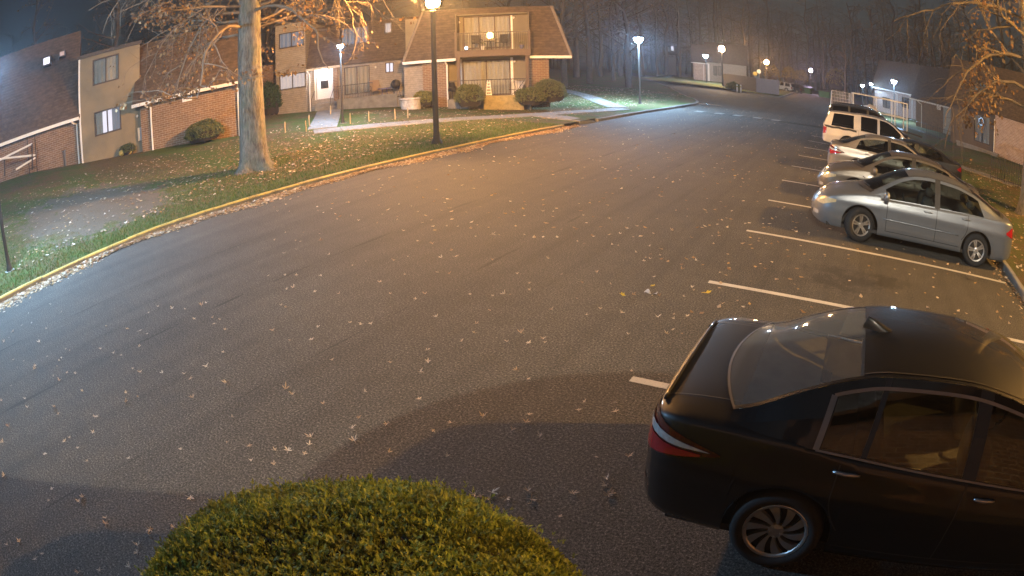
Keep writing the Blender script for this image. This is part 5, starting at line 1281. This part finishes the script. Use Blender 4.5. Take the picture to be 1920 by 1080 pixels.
# the oak on the lawn
tb = gp(478, 318); rs = random.Random(4); T, Cm, spots = MB(), MB(), []
tp_ = [(0, 0, -.3, .80), (0, 0, .0, .74), (.01, 0, .18, .58), (.02, .01, .5, .50), (.0, .02, 1.2, .465), (-.02, .02, 2.4, .44), (-.05, .03, 4.0, .41), (-.1, .05, 6.0, .37), (-.14, .08, 8.5, .30), (-.1, .1, 11.5, .18)]
T.v = []; nseg = 22; o = 0
for (x, y, z, r_) in tp_:
    for j in range(nseg):
        a = 2 * math.pi * j / nseg; fl = 1 + (.26 * max(0, 1 - z / .6) + .02) * math.sin(4 * a + 1.2 + .5 * math.sin(2 * a)) + .03 * math.sin(9 * a + z) + .02 * math.sin(3 * a + 2.1 * z)
        T.v.append((x + r_ * fl * math.cos(a), y + r_ * fl * math.sin(a), z))
for i in range(len(tp_) - 1):
    for j in range(nseg): T.face((i * nseg + j, i * nseg + (j + 1) % nseg, (i + 1) * nseg + (j + 1) % nseg, (i + 1) * nseg + j))
rt = Vector((.57, .82, 0)); tc = Vector((.82, -.57, 0))
limbs = []
for k in range(13):
    limbs.append((lerp(4.6, 7.6, k / 12), -1 if k % 2 else -.9, rs.uniform(-.75, .75), rs.uniform(4.5, 7.5), rs.uniform(-.05, .22)))
    limbs.append((lerp(4.8, 7.6, k / 12), 1 if k % 2 else .9, rs.uniform(-.75, .75), rs.uniform(4.0, 7.0), rs.uniform(-.05, .22)))
limbs += [(7.9, .2, 1, 6, .3), (8.3, -.3, -1, 6, .4), (9.0, -1, .1, 6, .5), (9.3, 1, .1, 6, .5), (10, .1, .6, 5, .8)]
for z, sx, sd, ln, upv in limbs:
    d = rt * sx + tc * sd; d.z = upv; grow(T, Cm, Vector((-.1, .05, z)), d, ln, .058, 1, 3, .22, rs, spots, (10, 8, 6), .22, .42)
oak = thing('oak_tree', tb, 0, 'thick trunked bare oak with drooping twigs on the lawn', 'tree')
T.build('trunk', M['bark'], oak, True); Cm.build('crown', M['twig'], oak)
lf = MB(); leafy(lf, spots, .55, rs, .12, lambda p: (lambda s: (-3.8 < s < -.1 and rs.random() < .95) or (0 < s < 2.2 and rs.random() < .8) or rs.random() < .07)(Vector(p).dot(rt)))
lf.build('leaves', M['tree_leaf'], oak)
# the tree at the right edge
ZMIN[0] = 1.2
tb2 = Vector((7.8, 20.0, ground_z(7.8, 20.0))); T, Cm, spots = MB(), MB(), []; rs = random.Random(12)
T.tube([(0, 0, -.3), (0, 0, .15), (.02, 0, .6), (.05, .02, 2.5), (0, .05, 5), (-.05, .1, 9)], [.72, .52, .42, .38, .33, .2], 18, False)
for z, dx, dy, ln in ((3.6, -1, .2, 4.5), (4.2, -1, -.4, 5.5), (4.8, -.8, .7, 5.5), (5.4, -1, .0, 6.5), (6.0, -.9, -.6, 6.5), (6.8, -1, .5, 7), (5.0, .7, -.6, 5), (6.2, .8, .5, 5), (7.5, -.6, -.9, 6), (8, .2, -1, 5)):
    grow(T, Cm, Vector((0, .05, z)), Vector((dx, dy, .25)), ln, .07, 1, 3, .15, rs, spots, (9, 8, 6), .18, .44)
tr2 = thing('oak_tree', tb2, 0, 'oak with withered leaves at the right edge behind the pale blue sedan', 'tree')
T.build('trunk', M['bark'], tr2, True); Cm.build('crown', M['far_twig'], tr2); lf = MB(); leafy(lf, spots, .85, rs, .15, lambda p: p.z < 7.5 and p.x > -2.8); lf.build('leaves', M['tree_leaf'], tr2)
ZMIN[0] = -5
# background woods: three bare kinds, copied
PROTO = []
for k in range(3):
    rs = random.Random(40 + k); T, Cm, spots = MB(), MB(), []
    h = 13 + 2 * k; pts = [Vector((rs.gauss(0, .12) * i / 3, rs.gauss(0, .12) * i / 3, h * i / 9 - .3)) for i in range(10)]
    T.tube(pts, [.30 * (1 - .085 * i) for i in range(10)], 8, False)
    for j in range(17):
        z = .22 * h + .72 * h * j / 16; a = rs.random() * 6.28; b_ = pts[min(9, max(0, round(z / h * 9)))]
        grow(T, Cm, Vector((b_.x, b_.y, z)), Vector((math.cos(a), math.sin(a), rs.uniform(.2, .9))), h * .30 * (1.15 - .6 * j / 16), .075, 1, 3, .02, rs, spots, (6, 5, 4), .14, .5, .8, (8, 4, 3, 3))
    lf = MB(); leafy(lf, spots, .05, rs, .2)
    PROTO.append((T.mesh('trunk', M['far_bark'], True), Cm.mesh('crown', M['far_twig']), lf.mesh('leaves', M['tree_leaf'])))
def back_tree(x, y, k, s, label):
    o = thing('bare_tree', (x, y, ground_z(x, y) if abs(x) < 60 and y < 100 else .3), rnd(0, 6.28), label, 'tree', 'bare trees beyond the lot'); o.scale = (s * rnd(.9, 1.2), s * rnd(.9, 1.2), s)
    for nm, me in zip(('trunk', 'crown', 'leaves'), PROTO[k]): link(nm, me, o)
random.seed(17)
BT = [(1058, 150, 62, 0, 'first bare tree to the right of the mansard house'), (1105, 140, 70, 1, 'bare tree above the side path'), (1150, 135, 85, 2, 'bare tree left of the dazzling corner lamp'), (1178, 132, 66, 0, 'slim bare tree behind the dazzling corner lamp'), (1232, 130, 120, 1, 'bare tree at the bend of the side street'), (1275, 140, 130, 2, 'bare tree left of the far apartment block'), (1300, 140, 150, 0, 'bare tree behind the far apartment block'),
      (1395, 150, 128, 1, 'bare tree behind the bin enclosure'), (1425, 155, 150, 2, 'bare tree left of the deep orange lamp'), (1462, 155, 146, 0, 'bare tree right of the deep orange lamp'), (1498, 160, 150, 1, 'bare tree left of the violet lamp'), (1545, 165, 142, 2, 'bare tree right of the violet lamp'), (1585, 170, 128, 0, 'bare tree above the white mesh gate'), (1625, 175, 116, 1, 'bare tree above the two small white lamps'), (1662, 180, 108, 2, 'bare tree left of the courtyard lamp'), (1705, 185, 112, 0, 'bare tree right of the courtyard lamp'), (1752, 195, 100, 1, 'bare tree behind the right brick wing'), (1805, 205, 84, 2, 'bare tree behind the dark brown building'), (1860, 215, 80, 0, 'bare tree over the roof at the right edge')]
NB = [(1250, 150), (1320, 165), (1345, 140), (1375, 160), (1410, 170), (1445, 165), (1480, 170), (1515, 160), (1530, 175), (1562, 155), (1600, 145), (1608, 170), (1640, 140), (1650, 165), (1680, 135), (1690, 160), (1722, 130), (1735, 150), (1770, 125), (1785, 145), (1822, 110), (1838, 130), (1880, 105), (1900, 120), (1082, 95), (1128, 105), (1165, 115), (1205, 130)]
for px, py, d, k, lab in BT:
    p = at(px, py, d); back_tree(p.x, p.y, k, rnd(.95, 1.25), lab)
for i, (px, d) in enumerate(NB):
    p = at(px, 190, d); back_tree(p.x, p.y, i % 3, rnd(1.35, 1.9), 'bare twiggy tree deep in the wood, one of a dense stand')
for i, (px, d, k, lab) in enumerate(((60, 52, 1, 'bare tree behind the roof at the left edge'), (215, 50, 2, 'bare tree behind the tan walled building'), (345, 48, 0, 'bare tree behind the brick wing roof'), (500, 58, 1, 'bare tree behind the panelled bay'), (700, 60, 2, 'bare tree behind the townhouse roof'), (960, 66, 0, 'bare tree behind the mansard roof'))):
    p = at(px, 150, d); back_tree(p.x, p.y, k, 1.05, lab)
# far wood: one mass
rs = random.Random(77); wd = MB()
for i in range(330):
    az = rs.uniform(-1.0, 1.05); dist = rs.uniform(150, 250); p = _lot((math.sin(az) * dist, math.cos(az) * dist, 0)); h = rs.uniform(18, 34)
    wd.tube([(p.x, p.y, 0), (p.x + rs.gauss(0, .4), p.y, h * .5), (p.x + rs.gauss(0, 1), p.y, h)], [.30, .2, .05], 4, False)
    for j in range(60):
        z = h * rs.uniform(.12, 1); a = rs.uniform(0, 6.28); l = rs.uniform(2, 5.5); q = Vector((p.x, p.y, z)); e = q + Vector((math.cos(a) * l, math.sin(a) * l, rs.uniform(-.3, 2.0)))
        wd.tube([q, (q + e) / 2 + Vector((0, 0, .3)), e], [.07, .045, .02], 3, False)
        for _ in range(3):
            f = q.lerp(e, rs.uniform(.4, 1)); g_ = f + Vector((rs.gauss(0, 1), rs.gauss(0, 1), rs.gauss(.3, .8))); wd.tube([f, g_], [.035, .012], 3, False)
tag(wd.build('far_wood', M['far_twig']), 'mass of bare trees far behind the lot', 'woods', kind='stuff')
# ------------------------------------------------------------------ smaller things
def chair(loc, rz, label, mat, s=1.0, group=None, seat_mat=None):
    o = thing('patio_chair', loc, rz, label, 'chair', group); o.scale = (s, s, s)
    MB().box(-.25, .25, -.25, .25, .40, .44).build('seat', seat_mat or mat, o)
    MB().add([(-.25, .22, .44), (.25, .22, .44), (.25, .36, .95), (-.25, .36, .95), (-.25, .26, .44), (.25, .26, .44), (.25, .40, .95), (-.25, .40, .95)], [(0, 1, 2, 3), (4, 7, 6, 5), (0, 3, 7, 4), (1, 5, 6, 2), (3, 2, 6, 7)]).build('backrest', seat_mat or mat, o)
    for x in (-.23, .23):
        for y in (-.23, .23): MB().tube([(x, y, 0), (x, y, .40)], .018, 5).build('leg', mat, o)
        MB().tube([(x, -.23, .40), (x, -.24, .64), (x, .26, .66)], .018, 5).build('arm', mat, o)
    return o
def table(loc, r, h, label, mat):
    o = thing('patio_table', loc, 0, label, 'table'); MB().lathe([(.001, h), (r, h), (r, h - .04), (.001, h - .04)], 18).build('tabletop', mat, o)
    for a in range(4): MB().tube([(r * .6 * math.cos(a * 1.57), r * .6 * math.sin(a * 1.57), 0), (r * .4 * math.cos(a * 1.57), r * .4 * math.sin(a * 1.57), h - .04)], .018, 5).build('leg', mat, o)
    return o
def loc_in(b, u, y, z): return Vector((b.a.x + b.u.x * u + b.n.x * y, b.a.y + b.u.y * u + b.n.y * y, b.z0 + z))
wood = plain('weathered_wood', (.25, .17, .10), .8); blue = plain('blue_plastic', (.08, .08, .22), .5)
zfl = pz - .25
a3 = math.atan2(b3.u.y, b3.u.x); a4 = math.atan2(b4.u.y, b4.u.x)
chair(loc_in(b3, b3.hit(704, 165, -.8)[0], -.8, zfl), a3 + .3, 'wooden patio chair under the small lit window', wood, 1.25)
table(loc_in(b3, b3.hit(721, 168, -.8)[0], -.8, zfl), .45, .62, 'low blue patio table beside the wooden chair', blue)
g_ = thing('barbecue', loc_in(b3, b3.hit(742, 160, -.8)[0], -.8, zfl), a3, 'covered barbecue at the right end of the townhouse patio', 'barbecue')
MB().lathe([(.001, 1.12), (.18, 1.08), (.30, .92), (.32, .80), (.30, .70), (.20, .55), (.001, .52)], 14).build('bowl', M['black_metal'], g_, True)
for i in range(3): MB().tube([(.28 * math.cos(i * 2.1), .28 * math.sin(i * 2.1), 0), (.15 * math.cos(i * 2.1), .15 * math.sin(i * 2.1), .6)], .02, 5).build('leg', M['black_metal'], g_)
# planter and stakes
p = at(771, 205, 35.0); o = thing('stone_planter', Vector((p.x, p.y, ground_z(p.x, p.y))), a3, 'round pale stone planter between townhouse and mansard house', 'planter')
MB().lathe([(.52, -.3), (.55, .0), (.60, .55), (.66, .60), (.66, .68), (.54, .68), (.52, .50), (.001, .50)], 20).build('bowl', plain('pale_stone', (.38, .35, .31), .9, var=.4, scale=5, bmp=.5), o, False)
MB().lathe([(.50, .52), (.001, .56)], 12).build('soil', M['soil'], o)
for i, (x, y, lab) in enumerate(((535, 250, 'leftmost thin wooden stake in the grass'), (574, 248, 'thin wooden stake left of the door path end'), (580, 236, 'thin wooden stake in the grass left of the door path'), (620, 216, 'thin wooden stake at the right edge of the door path'), (657, 233, 'thin wooden stake just right of the slim lamp post'), (692, 229, 'thin wooden stake in front of the patio doors'), (741, 225, 'thin wooden stake in front of the barbecue'), (765, 222, 'thin wooden stake in front of the stone planter'))):
    p = gp(x, y); tag(MB().add([(-.02, -.02, -.1), (.02, -.02, -.1), (.02, .02, -.1), (-.02, .02, -.1), (-.018, -.018, .50), (.018, -.018, .50), (.018, .018, .50), (-.018, .018, .50), (0, 0, .55)], [(0, 1, 5, 4), (1, 2, 6, 5), (2, 3, 7, 6), (3, 0, 4, 7), (4, 5, 8), (5, 6, 8), (6, 7, 8), (7, 4, 8)]).build('garden_stake', plain('raw_wood', (.42, .32, .18), .8), None, False, p), lab, 'stake', 'stakes in the grass')
# balcony and patio of the mansard house
for x, rzz, lab in ((895, .4, 'left chair on the furnished balcony'), (940, -.4, 'right chair on the furnished balcony')): chair(loc_in(b4, b4.hit(x, 80, -.2)[0], -.1, zf), a4 + rzz, lab, M['black_metal'], 1.0, 'balcony chairs')
table(loc_in(b4, b4.hit(917, 80, -.2)[0], -.1, zf), .32, .55, 'small round table between the balcony chairs', M['black_metal'])
o = thing('blue_lantern', loc_in(b4, b4.hit(874, 84, -.6)[0], -.6, zf), 0, 'small glowing blue lantern at the left of the balcony', 'lantern')
MB().lathe([(.08, 0), (.08, .05), (.03, .08)], 10).build('base', M['black_metal'], o); MB().lathe([(.06, .08), (.08, .16), (.06, .24), (.001, .25)], 10).build('glow', emit('blue_lantern_glow', (.5, .75, 1), 2.5, False), o)
for i, (x, m_, lab) in enumerate(((905, M['white_trim'], 'white flower pot on the balcony floor'), (978, plain('blue_pot', (.10, .12, .30), .4), 'blue flower pot at the right of the balcony'))):
    o = thing('flower_pot', loc_in(b4, b4.hit(x, 86, -.65)[0], -.62, zf), 0, lab, 'flower pot'); MB().lathe([(.08, 0), (.13, .22), (.14, .24), (.11, .24), (.10, .18), (.001, .18)], 12).build('pot', m_, o, True)
    mb = MB(); sprigs(mb, (0, 0, .30), (.14, .14, .14), 50, .05, 1, 3); tag(mb.build('plant', M['shrub'], o), kind='stuff')
o = thing('folding_chair', loc_in(b4, b4.hit(969, 160, -.2)[0], -.2, pf[3] - .15), a4 - .5, 'pale butterfly chair on the ground floor patio', 'chair')
mb = MB(); mb.grid(lambda u, v: ((u - .5) * .75 * (.7 + .5 * v), .35 * (v - .2) + .1 * math.sin(3.1 * u), .34 + .62 * v ** 1.3 - .10 * math.sin(math.pi * u)), 8, 8); mb.build('sling', M['curtain'], o, True)
for s_ in (-1, 1):
    for t_ in (-1, 1): MB().tube([(s_ * .32, t_ * .25, 0), (-s_ * .05, 0, .36), (-s_ * .36, -t_ * .28, .40 if t_ > 0 else .95)], .014, 5).build('leg', M['black_metal'], o)
chair(loc_in(b4, b4.hit(851, 165, -.2)[0], -.2, pf[3] - .15), a4 + .6, 'dark chair at the left of the ground floor patio', M['black_metal'])
o = thing('ladder_lantern', loc_in(b4, b4.hit(917, 178, -1.3)[0], -1.4, pf[3]), a4, 'tall white slatted lantern beside the clipped bush', 'lantern')
for x in (-.16, .16): MB().add([(x - .02, -.02, -.2), (x + .02, -.02, -.2), (x * .4 + .02, -.02, .85), (x * .4 - .02, -.02, .85), (x - .02, .02, -.2), (x + .02, .02, -.2), (x * .4 + .02, .02, .85), (x * .4 - .02, .02, .85)], [(0, 1, 2, 3), (4, 7, 6, 5), (0, 3, 7, 4), (1, 5, 6, 2), (3, 2, 6, 7)]).build('leg', M['white_trim'], o)
for i in range(5): z = .0 + .17 * i; w_ = .16 - .10 * (z + .2) / 1.05; MB().box(-w_ - .02, w_ + .02, -.03, .03, z, z + .07).build('slat', M['white_trim'], o)
# garden hose reel and pumpkins at the left building
for i, x in enumerate((228, 242)):
    p = at(x, 284, 30.2); p.z = ground_z(p.x, p.y); o = thing('pumpkin', p, i, ['left yellow pumpkin at the foot of the tan wall', 'right yellow pumpkin at the foot of the tan wall'][i], 'pumpkin', 'pumpkins by the tan wall')
    mb = MB(); mb.grid(lambda u, v: (lambda a, t: ((.17 + .02 * math.cos(8 * a)) * math.cos(a) * math.cos(t), (.17 + .02 * math.cos(8 * a)) * math.sin(a) * math.cos(t), .15 + .15 * math.sin(t)))(2 * math.pi * u, R(-90 + 180 * v)), 32, 8); mb.build('flesh', plain('pumpkin', (.50, .36, .10), .6), o, True); MB().tube([(0, 0, .28), (.02, 0, .36)], .02, 5).build('stalk', wood, o)
# bin enclosure, bollards, signs and bins in the far lot
e0, e1, e2 = at(1357, 163, 92), at(1418, 176, 85), None
d = Vector((e1.x - e0.x, e1.y - e0.y)); L = d.length; ang = math.atan2(d.y, d.x)
o = thing('bin_enclosure', (e0.x, e0.y, .1), ang, 'grey boarded bin enclosure beside the distant orange lamp', 'enclosure'); nb = 22
for i in range(nb): MB().box(L * i / nb + .01, L * (i + 1) / nb - .01, -.03, .03, -.2, 2.15 + .02 * (i % 3)).build('board', M['enclosure'], o)
for i in range(14): MB().box(L - .03, L + .03, .05 + .3 * i, .33 + .3 * i, -.2, 2.15).build('board', M['enclosure'], o)
for z in (.5, 1.8): MB().box(0, L, .03, .10, z, z + .12).build('rail', M['enclosure'], o)
for i, x in enumerate((1382, 1389)):
    p = at(x, 169, 82); p.z = .0; o = thing('bollard', p, 0, ['left white bollard before the bin enclosure', 'right white bollard before the bin enclosure'][i], 'bollard', 'bollards before the enclosure')
    MB().lathe([(.10, -.2), (.10, .95), (.07, 1.05), (.001, 1.08)], 12).build('post', M['white_trim'], o, True); MB().lathe([(.104, .7), (.104, .85)], 12).build('band', M['yellow_paint'], o)
for (x, y, m_, lab) in ((1416, 138, M['yellow_paint'], 'small round yellow sign above the bin enclosure'), (1423, 134, M['white_trim'], 'round white sign by the bin enclosure corner')):
    p = at(x, y, 96); o = thing('road_sign', (p.x, p.y, 0), 0, lab, 'sign', 'signs by the enclosure'); MB().tube([(0, 0, -.2), (0, 0, p.z + .35)], .035, 6).build('post', M['satin'], o)
    v = Vector((-p.x, -p.y, 0)).normalized(); mb = MB(); rr_ = [Vector((0, 0, p.z)) + (Vector((-v.y, v.x, 0)) * math.cos(t) + Vector((0, 0, 1)) * math.sin(t)) * .34 + v * .05 for t in [6.283 * i / 20 for i in range(20)]]
    mb.poly(rr_); mb.poly([q - v * .03 for q in rr_][::-1]); mb.build('disc', m_, o)
for i, (x, lab) in enumerate(((1512, 'left green rubbish skip under the violet lamp'), (1547, 'right green rubbish skip under the violet lamp'))):
    p = at(x, 171 + i * 5, 118 - 8 * i); o = thing('rubbish_skip', (p.x, p.y, 0.05), -.3, lab, 'skip', 'green rubbish skips')
    MB().add([(-1, -.6, .15), (1, -.6, .15), (1, .6, .15), (-1, .6, .15), (-1.1, -.75, 1.25), (1.1, -.75, 1.25), (1.1, .75, 1.55), (-1.1, .75, 1.55)], [(0, 1, 5, 4), (1, 2, 6, 5), (2, 3, 7, 6), (3, 0, 4, 7), (3, 2, 1, 0)]).build('body', M['green_metal'], o)
    MB().add([(-1.12, -.8, 1.27), (1.12, -.8, 1.27), (1.12, .8, 1.60), (-1.12, .8, 1.60), (-1.12, -.8, 1.32), (1.12, -.8, 1.32), (1.12, .8, 1.65), (-1.12, .8, 1.65)], [(4, 5, 6, 7), (0, 1, 5, 4), (1, 2, 6, 5), (2, 3, 7, 6), (3, 0, 4, 7)]).build('lid', M['black_plastic'], o)
    for s_ in (-1, 1): MB().box(s_ * 1.08 - .06, s_ * 1.08 + .06, -.5, .5, .7, .85).build('lifting_pocket', M['green_metal'], o)
maroon = paint('maroon', (.09, .03, .03), .2, .35)
for (px, py, st, colr, lab, rzz, nm, ct) in ((1438, 169, 'pickup', maroon, 'far dark red pickup beneath the deep orange lamp', -.25, 'pickup_truck', 'pickup truck'), (1466, 169, 'pickup', white, 'far white pickup between two dark vehicles', -.35, 'pickup_truck', 'pickup truck'), (1487, 170, 'suv', dark, 'far dark estate car nearest the green skips', -.45, 'estate_car', 'car')):
    p = at(px, py, 118); make_car(nm, st, colr, (p.x, p.y, 0), rzz + math.pi, lab, 'cars in the far lot', 'plain', glass_m=M['car_glass_dark'], lod=0, cat=ct, plate=False, tail='tall')
# white framed utility trailer beyond the parked row
o = thing('utility_trailer', (1.2, 41.0, 0), .04, 'utility trailer with white pipe rack and mesh gate beyond the parked cars', 'trailer')
MB().box(-.6, 3.6, -.9, .9, .62, .82).build('bed', M['black_metal'], o)
for x in (-.5, 1.2, 2.6, 3.55):
    for y in (-.9, .9): MB().tube([(x, y, .8), (x, y, 2.62)], .035, 6).build('rack_post', M['white_trim'], o)
for y in (-.9, .9):
    MB().tube([(-.55, y, 2.62), (3.6, y, 2.62)], .04, 6).build('rack_rail', M['white_trim'], o); MB().tube([(-.55, y, 1.6), (3.6, y, 1.6)], .025, 6).build('rack_rail', M['white_trim'], o)
for x in (-.5, 1.2, 2.6, 3.55): MB().tube([(x, -.9, 2.62), (x, .9, 2.62)], .03, 6).build('rack_bar', M['white_trim'], o)
gt = MB().tube([(-2.2, -.9, 1.05), (-2.05, -.9, 2.55), (-.75, -.9, 2.55), (-.75, -.9, 1.05), (-2.2, -.9, 1.05)], .035, 6).build('mesh_gate', M['white_trim'], o)
for i in range(1, 12): q = i / 12; MB().tube([(lerp(-2.2, -.75, q), -.9, 1.05), (lerp(-2.05, -.75, q), -.9, 2.55)], .010, 4).build('wire', M['white_trim'], gt)
for i in range(1, 7): z = 1.05 + 1.5 * i / 7; MB().tube([(-2.2 + .15 * i / 7, -.9, z), (-.75, -.9, z)], .010, 4).build('wire', M['white_trim'], gt)
for s_ in (-1, 1):
    ty, ri = make_wheel(STY['suv'], 'plain', s_, 20); w_ = link('wheel', None, o, (1.6, s_ * 1.0, .36)); link('tyre', ty, w_); link('rim', ri, w_)
MB().tube([(3.6, 0, .7), (4.9, 0, .6)], .05, 6).build('drawbar', M['black_metal'], o)
o = thing('tarp_bundle', (2.0, 41.0, .82), 0, 'pale bundle lying on the trailer bed', 'bundle'); mb = MB(); dome(mb, (0, 0, .55), (.8, .6, .65), 1.2, 1.0, 18, 8); mb.build('cloth', M['curtain'], o, True)
MB().tube([(-.05, -.62, .5), (-.05, -.3, 1.1), (-.05, .3, 1.12), (-.05, .62, .5)], .02, 5).build('strap', M['black_metal'], o)
# iron fences on the right lawn
def fence(pa, pb, n, h, label):
    a_, b_ = gp(*pa), gp(*pb); o = thing('iron_fence', a_, 0, label, 'fence'); d = b_ - a_
    for z in (.15, h - .08): MB().tube([Vector((0, 0, z)), d + Vector((0, 0, z))], .016, 5).build('rail', M['black_metal'], o)
    for i in range(n + 1):
        q = d * (i / n); MB().tube([q + Vector((0, 0, -.1)), q + Vector((0, 0, h))], .024 if i % 6 == 0 else .011, 5).build('post' if i % 6 == 0 else 'picket', M['black_metal'], o)
fence((1857, 336), (1935, 362), 18, 1.15, 'black iron picket fence by the oak at the right edge')
fence((1693, 238), (1790, 272), 24, 1.0, 'low black iron fence in front of the right brick wing')
# tilted drain spout and cable box at the left building
p = at(122, 312, 31); p.z = ground_z(p.x, p.y); o = thing('utility_box', p, .5, 'grey utility cabinet against the brick wall at the left edge', 'cabinet'); MB().box(-.15, .15, -.12, .12, -.1, .75).build('cabinet', M['satin'], o); MB().box(-.17, .17, -.14, .14, .75, .79).build('lid', M['satin'], o)
# ------------------------------------------------------------------ damp night air
hz = MB().box(-330, 330, -60, 420, -1.4, 36).mesh('haze', []); hm = bpy.data.materials.new('night_haze'); hm.use_nodes = True; hn_ = hm.node_tree
hn_.nodes.remove(hn_.nodes['Principled BSDF']); pv = hn_.nodes.new('ShaderNodeVolumePrincipled'); pv.inputs['Density'].default_value = .0011; pv.inputs['Color'].default_value = (.85, .9, 1, 1); pv.inputs['Anisotropy'].default_value = .5
hn_.links.new(pv.outputs[0], hn_.nodes['Material Output'].inputs['Volume']); hz.materials.append(hm)
tag(link('haze', hz), 'thin damp night haze in the air', 'haze', kind='stuff')
